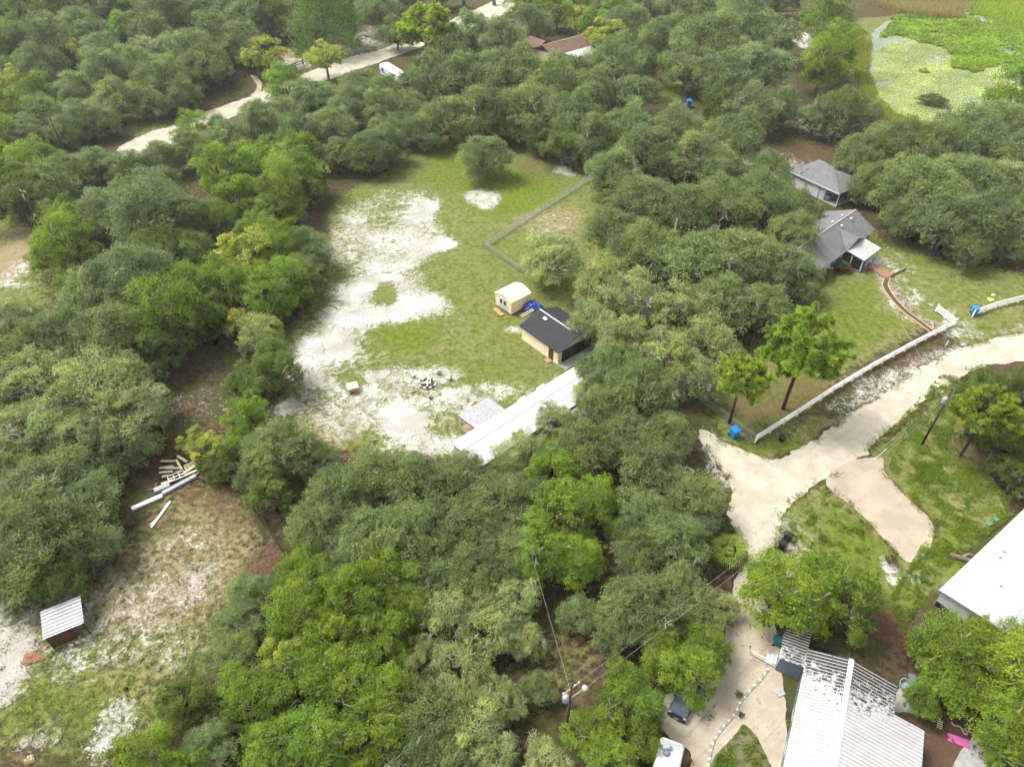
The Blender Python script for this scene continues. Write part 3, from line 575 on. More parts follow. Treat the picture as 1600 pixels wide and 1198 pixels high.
M_fence = plain('white_vinyl_and_lit_roof', (.8,.8,.79,1), .45, .05, 2)
def frame(name, label, cat, ox, oy, deg): return thing(name, label, cat, (ox, oy, 0), R_(deg))
def bx(parent, name, mat, *a): return MB().box(*a).build(name, mat, parent)
def bar(parent, name, mat, a, b, w, h=None): return MB().bar(a, b, w, h).build(name, mat, parent)
def rib_roof(parent, A, B, C, D, sheet_w, ribs, mat, rmat=None, name='roof_sheet', th=.03, rh=.05):
    """metal roof: eave A->B, ridge D->C, laid as separate sheets whose ribs run from eave to ridge"""
    A, B, C, D = map(Vector, (A, B, C, D)); n = max(1, round((B-A).length/sheet_w)); g = .004/(B-A).length
    nrm = (B-A).cross(D-A).normalized(); nrm = nrm if nrm.z > 0 else -nrm
    for i in range(n):
        s0, s1 = i/n+g, (i+1)/n-g; m = MB(); m.slab([A.lerp(B, s0), A.lerp(B, s1), D.lerp(C, s1), D.lerp(C, s0)], th); nb_ = len(m.f)
        for k in range(ribs):
            s = s0+(s1-s0)*(k+.5)/ribs; m.bar(A.lerp(B, s)+nrm*rh*.5, D.lerp(C, s)+nrm*rh*.5, .07, rh)
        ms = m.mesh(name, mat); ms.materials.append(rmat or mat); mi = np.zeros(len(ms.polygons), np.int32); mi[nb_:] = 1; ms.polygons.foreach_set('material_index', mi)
        link(name, ms, parent)
def gable_walls(x0, x1, y0, y1, h, ridge_y, zr):
    """shell of a house, gable ends at x0 and x1"""
    m = MB(); P = [(y0,0),(y1,0),(y1,h),(ridge_y,zr),(y0,h)]
    m.add([(x0,y,z) for y, z in P]+[(x1,y,z) for y, z in P], [(4,3,2,1,0),(5,6,7,8,9)]+[(i,(i+1)%5,(i+1)%5+5,i+5) for i in range(5)]); return m
def opening(parent, x0, x1, y0, y1, z0, z1, axis, name='window', glass=None, fr=None, w=.07):
    """window or door set into a wall; axis = the wall's normal ('x' or 'y'); frame proud of the wall, pane behind it"""
    p = bx(parent, name, glass or M_glass, x0, x1, y0, y1, z0, z1); m = MB(); e = .02
    if axis == 'y':
        for a, b, c, d in ((x0-w,x1+w,z1,z1+w),(x0-w,x1+w,z0-w,z0),(x0-w,x0,z0,z1),(x1,x1+w,z0,z1)): m.box(a, b, y0-e, y1+e, c, d)
    else:
        for a, b, c, d in ((y0-w,y1+w,z1,z1+w),(y0-w,y1+w,z0-w,z0),(y0-w,y0,z0,z1),(y1,y1+w,z0,z1)): m.box(x0-e, x1+e, a, b, c, d)
    m.build('frame', fr or M_white, p); return p

# ------------------------------------------------------------------ workshop with black roof
w = frame('workshop', 'cream workshop with black shingle roof beside the small cream shed', 'workshop', 6.5, 77.2, 40)
wx, wy, wh, wr = 7.0, 7.8, 2.35, 3.55
m = MB(); P = [(0,0),(wx,0),(wx,wh),(wx/2,wr),(0,wh)]
m.add([(x,.02,z) for x, z in P]+[(x,wy,z) for x, z in P], [(0,1,2,3,4),(9,8,7,6,5)]+[(i,i+5,(i+1)%5+5,(i+1)%5) for i in range(5)]); m.build('wall', M_cream, w)
for nm, q in (('roof_slope', [(-.3,-.3,wh-.08),(wx/2,-.3,wr+.05),(wx/2,wy+.3,wr+.05),(-.3,wy+.3,wh-.08)]), ('roof_slope', [(wx/2+.01,-.3,wr+.05),(wx+.3,-.3,wh-.08),(wx+.3,wy+.3,wh-.08),(wx/2+.01,wy+.3,wr+.05)])): MB().slab([(a,b,c+.1) for a,b,c in q], .09).build(nm, M_shingle, w)
MB().bar((wx/2,1.4,wr+.18),(wx/2,wy+.1,wr+.18),.22,.06).build('ridge_cap', M_lgrey, w)
MB().slab([(wx/2-.9,5.6,wr-.12),(wx/2-.5,5.6,wr+.02),(wx/2-.5,6.3,wr+.02),(wx/2-.9,6.3,wr-.12)], .02).build('roof_patch', M_white, w)
for k in range(3): opening(w, .75+k*1.95, .75+k*1.95+1.85, -.02, .03, .12, 2.1, 'y', 'screen_panel', M_dark, M_slate, .045)
opening(w, -.03, .03, 1.05, 1.9, .12, 2.1, 'x', 'door', M_brown, M_brown, .05)
bx(w, 'doorstep', M_wood, -.9, -.05, 1.0, 2.0, 0.02, .16)
bx(w, 'foundation', M_conc, -.12, wx+.1, -.1, wy+.1, .02, .09)
bx(w, 'apron', M_conc, 0, wx+.5, -1.6, -.12, .02, .085)
# ladder lying by the gable
lx, ly = at(824,495,1.2); l = thing('ladder', 'short pale ladder lying across the gap between shed and workshop', 'ladder', (lx, ly, 0), R_(40))
for y in (-.22,.22): bar(l, 'rail', M_pale, (-1.3,y,1.9), (1.2,y,2.05), .06)
for k in range(6): bar(l, 'rung', M_pale, (-1.1+k*.42,-.22,1.93+k*.024), (-1.1+k*.42,.22,1.93+k*.024), .05)
bar(l, 'prop', M_wood, (-1.2,0,0), (-1.2,0,1.87), .09); bar(l, 'prop', M_wood, (1.1,0,0), (1.1,0,2.0), .09)
# blue tarp heap
def lump(name, label, cat, px, py, rx, ry, h, mat, seed=0, n=18, group=None, z=0):
    x, y = at(px, py, h*.4); r = np.random.default_rng(seed); v = []; f = []; M = 8
    for i in range(M):
        ph = math.pi/2*i/(M-1)
        for k in range(n):
            a = 2*math.pi*k/n; j = 1+.22*math.sin(3*a+seed)+r.normal(0,.07); rr = math.cos(ph)**.6
            v.append((rx*rr*math.cos(a)*j, ry*rr*math.sin(a)*j, max(0, h*math.sin(ph)*(1+r.normal(0,.12))) if i else 0))
    for i in range(M-1):
        for k in range(n): f.append((i*n+k, i*n+(k+1)%n, (i+1)*n+(k+1)%n, (i+1)*n+k))
    o = MB().add(v, f).build(name, mat); o.location = (x, y, z+.03); return tag(o, label, cat, group)
lump('tarp_heap', 'crumpled blue tarp heap between the shed and the workshop', 'tarp', 833, 480, 1.5, 1.1, 1.3, M_navy, 3)
lump('tarp_heap', 'small blue tarp half hidden below mossy oaks at left', 'tarp', 140, 724, .9, .6, .5, M_navy, 5)
# ------------------------------------------------------------------ small cream shed
s = frame('garden_shed', 'small cream shed with blue double door and rounded roof', 'shed', -.1, 89.0, 42)
sx, sy, sh, sr = 4.0, 3.7, 2.35, 2.95
P = [(0,.25),(sy,.25),(sy,sh),(sy*.78,sr-.22),(sy/2,sr),(sy*.22,sr-.22),(0,sh)]
m = MB(); m.add([(0,y,z) for y, z in P]+[(sx,y,z) for y, z in P], [tuple(range(6,-1,-1)), tuple(range(7,14))]+[(i,(i+1)%7,(i+1)%7+7,i+7) for i in range(7)]); m.build('wall', M_cream2, s)
prof = [(-.12,sh-.02),(sy*.22,sr-.2),(sy/2,sr+.03),(sy*.78,sr-.2),(sy+.12,sh-.02)]
for (a, b), mt in zip(zip(prof, prof[1:]), (M_cream2, M_cream2, M_fence, M_fence)):  # left panels whiter: the sunlit slope's brightness is put into the colour
    MB().slab([(-.12,a[0]+.004,a[1]+.08),(sx+.12,a[0]+.004,a[1]+.08),(sx+.12,b[0],b[1]+.08),(-.12,b[0],b[1]+.08)], .06).build('roof_panel', mt, s)
for k in range(2):
    d = bx(s, 'door', M_blueg, -.05, -.004, 1.0+k*.9, 1.86+k*.9, .35, 2.1); bx(d, 'pane', M_glass, -.075, -.052, 1.2+k*.9, 1.66+k*.9, 1.15, 1.95)
for x, y in ((.3,.3),(.3,3.4),(3.7,.3),(3.7,3.4)): bx(s, 'block', M_conc, x-.2, x+.2, y-.2, y+.2, .02, .25)
for k in range(2):
    g = thing('wooden_step', ['wider orange-brown wooden step at the shed door','narrower orange-brown wooden step in front of the shed'][k], 'step', (*at(776+k*6,486+k*5), 0), R_(42))
    for j in range(2): bx(g, 'tread', M_orange, -.35, .3, -.55+j*.58, -.01+j*.58, .2-.07*k, .27-.07*k)
    bx(g, 'base', M_wood, -.3, .25, -.5, .52, .02, .195-.07*k)
# ------------------------------------------------------------------ long white mobile home
h = frame('mobile_home', 'long white-roofed mobile home reaching under the oaks', 'mobile home', -7.1, 59.1, 42)
L, B = 20.8, 5.0
m = MB(); P = [(0,.02),(-B,.02),(-B,2.82),(-1.75,2.96),(0,2.82)]
m.add([(.1,y,z) for y, z in P]+[(L-.1,y,z) for y, z in P], [tuple(range(5)), tuple(range(9,4,-1))]+[(i,i+5,(i+1)%5+5,(i+1)%5) for i in range(5)]); m.build('wall', M_lgrey, h)
MB().slab([(-.15,.2,2.93),(L+.15,.2,2.93),(L+.15,-1.75,3.06),(-.15,-1.75,3.06)], .07).build('roof_slope', M_wroof, h)
MB().slab([(-.15,-1.76,3.055),(L+.15,-1.76,3.055),(L+.15,-B-.15,2.92),(-.15,-B-.15,2.92)], .07).build('roof_slope', M_wroof, h)
MB().bar((0,-1.755,3.08),(L,-1.755,3.08),.09,.03).build('roof_seam', M_lgrey, h)
for x in (1.2, 10.6, 14.0, 17.5): opening(h, x, x+.95, -.04, .03, 1.1, 2.1, 'y', 'window', M_glass, M_white)
for x in (11.2, 14.6):
    a = bx(h, 'awning', M_white, x-.1, x+1.2, .24, .75, 2.55, 2.6); bx(a, 'bracket', M_white, x, x+.05, .24, .7, 2.35, 2.545)
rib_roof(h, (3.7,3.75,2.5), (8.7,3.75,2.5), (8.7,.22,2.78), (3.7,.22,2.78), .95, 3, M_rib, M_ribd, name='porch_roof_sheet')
for x in (3.9, 8.5): bar(h, 'post', M_white, (x,3.6,.05), (x,3.6,2.46), .1)
bx(h, 'porch_floor', M_wood, 3.8, 8.6, .1, 3.6, .12, .3); bar(h, 'porch_beam', M_dgrey, (3.75,3.6,2.36), (3.75,.3,2.6), .06, .22)
bx(h, 'entry_step', M_white, 2.4, 3.5, .1, 1.1, .03, .55)
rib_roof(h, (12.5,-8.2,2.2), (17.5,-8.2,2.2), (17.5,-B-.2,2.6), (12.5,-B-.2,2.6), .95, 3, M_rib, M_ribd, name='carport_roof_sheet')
for x in (12.7, 17.3): bar(h, 'post', M_white, (x,-8.0,.05), (x,-8.0,2.17), .1)
# ------------------------------------------------------------------ tin-roofed shelter
s = frame('open_shelter', 'small shelter with streaked ribbed tin roof on sandy ground', 'shelter', -44.6, 34.3, 28)
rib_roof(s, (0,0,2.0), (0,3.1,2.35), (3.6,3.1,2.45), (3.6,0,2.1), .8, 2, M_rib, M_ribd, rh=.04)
for x in (.15, 3.4):
    for y in (.2, 2.9): bar(s, 'post', M_dgrey, (x,y,0), (x,y,1.98), .11)
bx(s, 'wall', M_wood, .15, 3.4, 2.86, 2.92, .05, 1.9); bx(s, 'wall', M_wood, .12, .18, .3, 2.8, .05, 1.9); bx(s, 'wall', M_brown, .2, 2.3, .16, .22, .05, 1.85)
for k in range(3):
    x, y = at(112+k*10, 1008-k*4); o = MB().bevbox(-.2,.2,-.1,.1,0,.18,.03).build('paving_block', M_stone); o.location = (x, y, .03); tag(o, ['left','middle','right'][k]+' one of three small white blocks before the tin-roofed shelter', 'block', 'white blocks by the shelter')
lump('dirt_mound', 'orange dirt mound left of the tin-roofed shelter', 'mound', 50, 1028, 1.0, .6, .22, M_dirt, 8)
lump('boulder', 'rounded tan boulder near the lower left corner', 'boulder', 47, 1186, .45, .35, .4, M_edge, 9)
lump('tree_stump', 'small dark stump in the weeds right of the shelter', 'stump', 196, 1076, .2, .2, .25, M_brown, 10)
# ------------------------------------------------------------------ ribbed metal home, lower right
h = frame('metal_roof_home', 'large home with mildewed white ribbed metal roof', 'house', 30.6, 31.3, 63)
X0 = -16.0
m = MB(); P = [(-3.9,.02),(3.3,.02),(3.3,2.85),(0,3.75),(-3.9,2.85)]
m.add([(X0,y,z) for y, z in P]+[(-.3,y,z) for y, z in P], [tuple(range(4,-1,-1)), tuple(range(5,10))]+[(i,(i+1)%5,(i+1)%5+5,i+5) for i in range(5)]); m.build('wall', M_slate, h)
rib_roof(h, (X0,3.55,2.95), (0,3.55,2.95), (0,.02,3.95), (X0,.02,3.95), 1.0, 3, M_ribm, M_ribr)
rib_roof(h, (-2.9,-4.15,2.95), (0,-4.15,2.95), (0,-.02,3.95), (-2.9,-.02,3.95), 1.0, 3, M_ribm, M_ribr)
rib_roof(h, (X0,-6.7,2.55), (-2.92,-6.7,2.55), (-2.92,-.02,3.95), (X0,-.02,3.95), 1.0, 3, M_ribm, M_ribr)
MB().slab([(X0,.22,3.97),(.05,.22,3.97),(.05,0,4.05),(X0,0,4.05)], .02).build('ridge_cap', M_white, h); MB().slab([(X0,-.002,4.05),(.05,-.002,4.05),(.05,-.22,3.97),(X0,-.22,3.97)], .02).build('ridge_cap', M_white, h)
bx(h, 'wall', M_slate, X0, -3.1, -6.3, -3.92, .02, 2.5)
for x in (-6.2,-9.5): opening(h, x, x+1.1, 3.28, 3.36, 1.0, 2.1, 'y', 'window', M_glass, M_white)
rib_roof(h, (-1.9,5.75,2.55), (3.6,5.75,2.55), (3.6,3.5,2.8), (-1.9,3.5,2.8), .9, 3, M_ribm, M_ribr, name='porch_roof_sheet')
bx(h, 'porch_wall', M_slate, -1.7, -1.6, 3.4, 5.5, .02, 2.4); bx(h, 'porch_wall', M_slate, -1.6, 1.5, 5.42, 5.5, .02, 1.1)
for x in (-1.6, 1.5, 3.4): bar(h, 'post', M_white, (x,5.6,.02), (x,5.6,2.5), .1)
for z in (.5,.95): bar(h, 'handrail', M_white, (-1.6,5.65,z), (-1.2,8.0,z*.75), .07)
bar(h, 'handrail_post', M_white, (-1.2,8.0,.02), (-1.2,8.0,.8), .08)
for k in range(3): bx(h, 'step', M_lgrey, -1.5, -.4, 5.6+k*.32, 5.9+k*.32, .02, .6-.18*k)
for x, y in ((-6.4,-6.85),(-6.4,-8.5),(-9.4,-8.5)): bar(h, 'deck_post', M_white, (x,y,.02), (x,y,1.3), .12)
for z in (.7,1.2): bar(h, 'deck_rail', M_white, (-6.4,-6.9,z), (-6.4,-8.45,z), .08); bar(h, 'deck_rail', M_white, (-6.45,-8.5,z), (-9.4,-8.5,z), .08)
bx(h, 'deck', M_lgrey, -9.4, -6.5, -8.4, -6.4, .1, .3)
# ------------------------------------------------------------------ white membrane roof, right edge
h = frame('white_roof_building', 'wide building with smooth white roof cut by the right edge', 'building', 42.6, 39.3, 36)
WL, WB = 24, 11.5
m = MB(); P = [(-.3,.02),(-WB+.3,.02),(-WB+.3,2.5),(-WB/2,3.3),(-.3,2.5)]
m.add([(.35,y,z) for y, z in P]+[(WL,y,z) for y, z in P], [tuple(range(5)), tuple(range(9,4,-1))]+[(i,i+5,(i+1)%5+5,(i+1)%5) for i in range(5)]); m.build('wall', M_lgrey, h)
for y0, y1, z0, z1 in ((0,-WB/2+.004,2.62,3.45),(-WB/2-.004,-WB,3.45,2.62)): MB().slab([(0,y0,z0),(WL,y0,z0),(WL,y1,z1),(0,y1,z1)], .14).build('roof_slope', M_wroof, h)
MB().bar((0,-WB/2,3.46),(WL,-WB/2,3.46),.14,.03).build('roof_seam', M_lgrey, h)
MB().bar((6.2,-.1,2.66),(9.6,-WB/2+.2,3.45),.05,.025).build('roof_seam', M_lgrey, h); MB().bar((10.2,-.1,2.66),(8.6,-WB/2+.2,3.45),.05,.025).build('roof_seam', M_lgrey, h)
for x, y in ((4.8,-3.4),(8.4,-1.6),(9.4,-1.5),(3.8,-7.5)): MB().lathe([(.09,0),(.09,.3),(.13,.3),(.13,.36)], 8, (x,y,2.6+.144*min(-y,WB+y))).build('roof_vent', M_lgrey, h)
bx(h, 'skirting', M_dark, .32, .36, -WB+.3, -.35, .02, .75)
# ------------------------------------------------------------------ white-roofed trailer at the lower edge
h = frame('travel_trailer', 'white-roofed trailer with round roof vent at the lower edge', 'trailer', 12.7, 25.2, 68)
m = MB(); T = 2.0
m.bevbox(-6.5, 0, -T, .05, .5, 2.85, .22); m.build('body', M_white, h)
MB().slab([(-6.4,-.1,2.9),(-.25,-.1,2.9),(-.25,-T+.2,2.9),(-6.4,-T+.2,2.9)], .045).build('roof', M_wroof, h)
MB().lathe([(.3,0),(.3,.12),(.22,.2)], 14, (-1.3,-.65,2.9)).build('roof_vent', M_slate, h); MB().lathe([(.17,0),(.2,.3),(.08,.42)], 12, (-.85,-.75,2.9)).build('roof_vent', M_grey, h)
MB().bar((-.45,-.15,2.915),(-.3,-1.9,2.915),.05,.03).build('roof_seam', M_grey, h)
for x in (-4.2,-3.3):
    for y in (.02,-T+.03): o = MB().lathe([(.3,-.1),(.33,-.05),(.33,.05),(.3,.1)], 14).build('wheel', M_tyre, h); o.rotation_euler = (math.pi/2,0,0); o.location = (x, y, .36)
bx(h, 'underframe', M_black, -6.2, -.4, -T+.15, -.15, .4, .51); opening(h, -2.6, -1.7, .03, .075, 1.3, 2.1, 'y', 'window', M_glass, M_lgrey)
h = frame('lean_to_deck', 'tan plank deck beside the white trailer at the lower edge', 'deck', *at(1076,1190,.6), 68)
for k in range(12): bx(h, 'plank', M_orange if k % 3 == 0 else M_edge, -4, .1-.14*k, -.4-.2*k, -.21-.2*k, .5, .56)
for x, y in ((-.6,-.5),(-3.6,-.5),(-.6,-2),(-3.6,-2)): bar(h, 'post', M_wood, (x,y,0), (x,y,.497), .12)
# ------------------------------------------------------------------ grey shingled house
h = frame('shingled_house', 'grey shingled house with white front porch, half under oaks', 'house', 60.6, 113.2, 43)
HL = -22
m = MB(); P = [(-3.6,.02),(5.0,.02),(5.0,2.75),(.4,4.75),(-3.6,2.75)]
m.add([(HL,y,z) for y, z in P]+[(-.2,y,z) for y, z in P], [tuple(range(4,-1,-1)), tuple(range(5,10))]+[(i,(i+1)%5,(i+1)%5+5,i+5) for i in range(5)]); m.build('wall', M_blueg, h)
MB().slab([(HL-.3,-4.0,2.78),(.2,-4.0,2.78),(.2,.4,4.98),(HL-.3,.4,4.98)], .12).build('roof_slope', M_gshing, h); MB().slab([(HL-.3,.404,4.98),(.2,.404,4.98),(.2,5.4,2.75),(HL-.3,5.4,2.75)], .12).build('roof_slope', M_gshing, h)
MB().bar((HL-.3,.4,5.0),(.2,.4,5.0),.26,.06).build('ridge_cap', M_conc, h)
q = MB(); q.add([(-10.6,-4.2,2.9),(-7.3,-4.2,4.25),(-4.0,-4.2,2.9),(-7.3,-.6,4.55)], [(0,1,3),(1,2,3),(0,2,1),(0,3,2)]); q.build('porch_gable', M_gshing, h)
MB().slab([(-10.3,-7.3,2.45),(-4.3,-7.3,2.45),(-4.3,-4.05,3.0),(-10.3,-4.05,3.0)], .1).build('porch_roof', M_wroof, h)
for x, y in ((-10.1,-7.1),(-8.2,-7.1),(-6.3,-7.1),(-4.5,-7.1),(-10.1,-5.2)): bar(h, 'porch_post', M_white, (x,y,.3), (x,y,2.4), .13)
bx(h, 'porch_floor', M_slate, -10.2, -4.4, -7.2, -3.62, .03, .3); bx(h, 'porch_screen', M_dark, -10.0, -4.6, -3.72, -3.63, .35, 2.3); bx(h, 'porch_screen', M_dark, -10.08, -10.0, -6.9, -3.75, .4, 2.2)
for z in (.75,1.15): bar(h, 'porch_rail', M_white, (-8.2,-7.1,z), (-6.3,-7.1,z), .07); bar(h, 'stair_rail', M_white, (-5.9,-7.2,z), (-5.6,-8.6,z-.25), .07); bar(h, 'stair_rail', M_white, (-4.5,-7.2,z), (-4.3,-8.6,z-.25), .07)
for k in range(3): bx(h, 'stair', M_lgrey, -5.8, -4.5, -7.5-.3*k, -7.22-.3*k, .03, .25-.08*k)
for x in (-3.0,-1.7,-12.2,-14.2,-17): opening(h, x, x+.8, -3.67, -3.6, 1.0, 2.2, 'y', 'window', M_glass, M_white, .1)
for x, y in ((-3.6,1.0),(-3.2,-.5),(-7.0,1.0),(-6.6,-.6),(-10.5,1.2),(-2.8,4.0)): MB().lathe([(.14,0),(.14,.3),(.2,.32),(.2,.4)], 8, (x,y,5.0-abs(y-.4)*.47)).build('roof_vent', M_white, h)
MB().slab([(-9,5.5,2.6),(-2.5,5.5,2.6),(-2.5,8.6,2.4),(-9,8.6,2.4)], .1).build('rear_roof', M_wroof, h)
for x in (-8.8,-2.7): bar(h, 'post', M_white, (x,8.3,0), (x,8.3,2.29), .12)
# front walk, beds, edging
def strip(name, label, cat, pts, wd, mat, z0=.05, z1=.1, kind=None, parent=None):
    P = [Vector((*at(*p), 0)) for p in pts]; m = MB()
    N = []
    for i, p in enumerate(P):
        d = (P[min(i+1,len(P)-1)]-P[max(i-1,0)]).normalized(); N.append(Vector((-d.y, d.x, 0)))
    for i in range(len(P)-1):
        a, b = P[i], P[i+1]; q = [a+N[i]*wd/2, b+N[i+1]*wd/2, b-N[i+1]*wd/2, a-N[i]*wd/2]
        m.slab([(v_.x, v_.y, z1) for v_ in q], z1-z0)
    o = m.build(name, mat, parent)
    if parent is None: tag(o, label, cat, kind=kind)
    return o
def curve(pts, n=6):
    out = []; P = [np.array(p, float) for p in pts]
    for k in range(len(P)-1):
        p0, p1, p2, p3 = P[max(k-1,0)], P[k], P[k+1], P[min(k+2,len(P)-1)]
        out += [tuple(.5*((2*p1)+(-p0+p2)*s+(2*p0-5*p1+4*p2-p3)*s*s+(-p0+3*p1-3*p2+p3)*s**3)) for s in np.arange(n)/n]
    return out+[tuple(P[-1])]
strip('front_walk', None, None, [(1349,411),(1368,420),(1390,433)], 1.7, M_brick, .05, .11, 'structure')
strip('garden_path', None, None, curve([(1386,436),(1383,447),(1393,464),(1412,485),(1436,503),(1456,518)]), .8, M_path, .05, .10, 'structure')
for dx in (-4.5, 4.5): strip('path_edging', ('pale edging along the %s side of the curved garden path' % ('lawn' if dx < 0 else 'sandy')), 'edging', curve([(1386+dx,436),(1383+dx,447),(1393+dx,464),(1412+dx,485),(1436+dx,503),(1456+dx,518)]), .14, M_edge, .05, .16)
strip('path_edging', 'dark edging running off the brick walk towards the track', 'edging', [(1392,432),(1402,427),(1415,421)], .35, M_brown, .05, .16)
sheet('mulch_bed', [(1285,428),(1300,424),(1320,426),(1338,424),(1352,419),(1346,412),(1320,414),(1300,418),(1284,432),(1272,442),(1280,446)], M_mulch, .11, .12)
# ------------------------------------------------------------------ pale blue garage
h = frame('garage', 'pale blue garage with grey hip roof behind the shingled house', 'garage', 60.3, 126.6, 34)
bx(h, 'wall', M_blueg, 0, 8.5, 0, 8.4, .02, 2.85)
m = MB(); z0, z1 = 2.86, 4.7; m.add([(-.4,-3.2,z0),(-.4,8.8,z0),(8.9,8.8,z0),(8.9,-3.2,z0),(3.0,1.0,z1),(5.2,5.0,z1)], [(0,4,5,1),(1,5,2),(2,5,4,3),(3,4,0),(0,1,2,3)]); m.build('roof', M_gshing, h)
for y in (4.6, 1.4): d = opening(h, -.04, .02, y, y+2.6, .06, 2.2, 'x', 'garage_door', M_white, M_slate, .06)
for y, x in ((-3.0,0),(-3.0,3.2)): bar(h, 'post', M_white, (x,y,.02), (x,y,2.84), .13)
bx(h, 'porch_floor', M_conc, -.2, 8.4, -3.1, -.02, .02, .14); bx(h, 'fascia', M_white, -.47, -.41, -3.2, 8.8, 2.66, 2.9)
o = MB().bevbox(-.7,.7,-1.1,1.1,.25,1.0,.2).build('covered_cart', M_slate); o.location = (*at(1290,308,.5), .14); o.rotation_euler = (0,0,R_(34)); tag(o, 'slate-coloured covered cart under the garage porch', 'cart')
# ------------------------------------------------------------------ brown-roofed house and camper, far
h = frame('brown_roof_house', 'far house with crossed brown roof and white rear roof', 'house', *at(880,66,4), 40)
bx(h, 'wall', M_cream, -7.6, 7.6, -3.8, 3.8, .02, 2.8)
MB().slab([(-8,-4.3,2.75),(8,-4.3,2.75),(8,0,4.6),(-8,0,4.6)], .14).build('roof_slope', M_bshing, h); MB().slab([(-8,.004,4.6),(8,.004,4.6),(8,4.3,2.75),(-8,4.3,2.75)], .14).build('roof_slope', M_bshing, h)
MB().bar((-8,0,4.63),(8,0,4.63),.3,.06).build('ridge_cap', M_edge, h)
q = MB(); q.slab([(-6.5,.2,4.5),(-3.6,.2,4.5),(-3.6,9,4.5),(-6.5,9,2.75)][:4], .1); 
MB().slab([(-7,3,2.8),(-4,3,4.4),(-4,10,4.4),(-7,10,2.8)], .14).build('wing_slope', M_bshing, h); MB().slab([(-3.996,3,4.4),(-1,3,2.8),(-1,10,2.8),(-3.996,10,4.4)], .14).build('wing_slope', M_bshing, h); bx(h, 'wing_wall', M_cream, -6.7, -1.3, 3.9, 9.7, .02, 2.7)
MB().slab([(-3.5,-8.6,2.4),(6.2,-8.6,2.4),(6.2,-4.4,2.75),(-3.5,-4.4,2.75)], .1).build('rear_roof', M_wroof, h); bx(h, 'rear_wall', M_lgrey, -3.3, 6.0, -8.3, -3.85, .02, 2.3)
for x in (-5,-1,3): opening(h, x, x+1.1, -3.87, -3.8, 1, 2.1, 'y')
h = frame('camper', 'white camper parked by the upper road behind trees', 'camper', *at(614,110,2.4), -56)
MB().bevbox(-5.6,5.6,-1.4,1.4,.5,2.9,.3).build('body', M_white, h); MB().bevbox(-.5,.5,-.4,.4,2.905,3.15,.1).build('air_conditioner', M_lgrey, h); bx(h, 'stripe', M_slate, -5.3, 5.3, -1.43, -1.405, 1.1, 1.4)
for x in (-1.2,0): o = MB().lathe([(.33,-.12),(.37,0),(.33,.12)], 12).build('wheel', M_tyre, h); o.rotation_euler = (math.pi/2,0,0); o.location = (x,-1.3,.37)
for x in (-4,2): opening(h, x, x+1.2, -1.45, -1.41, 1.6, 2.3, 'y', 'window', M_glass, M_lgrey)
h = frame('pink_roof_house', 'far house corner with pinkish roof between trees at upper left', 'house', *at(276,54,3.5), 25)
bx(h, 'wall', M_cream, -3, 3, -2.5, 2.5, .02, 3.4); MB().slab([(-3.4,-3,3.4),(3.4,-3,3.4),(3.4,0,4.6),(-3.4,0,4.6)], .12).build('roof_slope', M_brick, h); MB().slab([(-3.4,.004,4.6),(3.4,.004,4.6),(3.4,3,3.4),(-3.4,3,3.4)], .12).build('roof_slope', M_brick, h)
# ------------------------------------------------------------------ fences
def post_fence(name, label, pts, h, rails, step, mat, pw=.12, rw=.09, cat='fence', rt=.04):
    P = [Vector((*at(*p), 0)) for p in pts]; e = thing(name, label, cat, P[0]); o = P[0]
    pm = MB().box(-pw/2,pw/2,-pw/2,pw/2,0,h+.06).mesh('post', mat); last = None
    for a, b in zip(P, P[1:]):
        n = max(1, round((b-a).length/step)); d = (b-a)/n; rz = math.atan2(d.y, d.x); rm = MB().box(.0, d.length, -rt/2, rt/2, -rw/2, rw/2).mesh('rail', mat)
        for i in range(n+1):
            q = a+d*i
            if last is None or (q-last).length > .3: link('post', pm, e, (q-o).to_tuple(), rz)
            last = q
            if i < n:
                for z in rails: link('rail', rm, e, (q.x-o.x-d.normalized().y*pw*.6, q.y-o.y+d.normalized().x*pw*.6, z), rz)
    return e, P
post_fence('rail_fence', 'long white rail fence between the lawn and the dirt road', [(1180,691),(1245,650),(1300,614),(1360,578),(1430,540),(1491,509),(1462,486)], 1.25, (.35,.75,1.15), 2.4, M_fence, .16, .18, rt=.08)
post_fence('rail_fence', 'short white rail fence running off the right edge', [(1519,495),(1555,482),(1590,473),(1640,460)], 1.25, (.35,.75,1.15), 2.4, M_fence, .16, .18, rt=.08)
post_fence('split_rail_fence', 'dark split-rail fence along the upper road', [(432,112),(462,106),(497,92)], 1.3, (.5,1.0), 3.0, M_dgrey, .25, .2)
post_fence('split_rail_fence', 'dark split-rail fence by the far driveway bend', [(322,148),(350,138),(384,122)], 1.3, (.5,1.0), 3.0, M_dgrey, .25, .2)
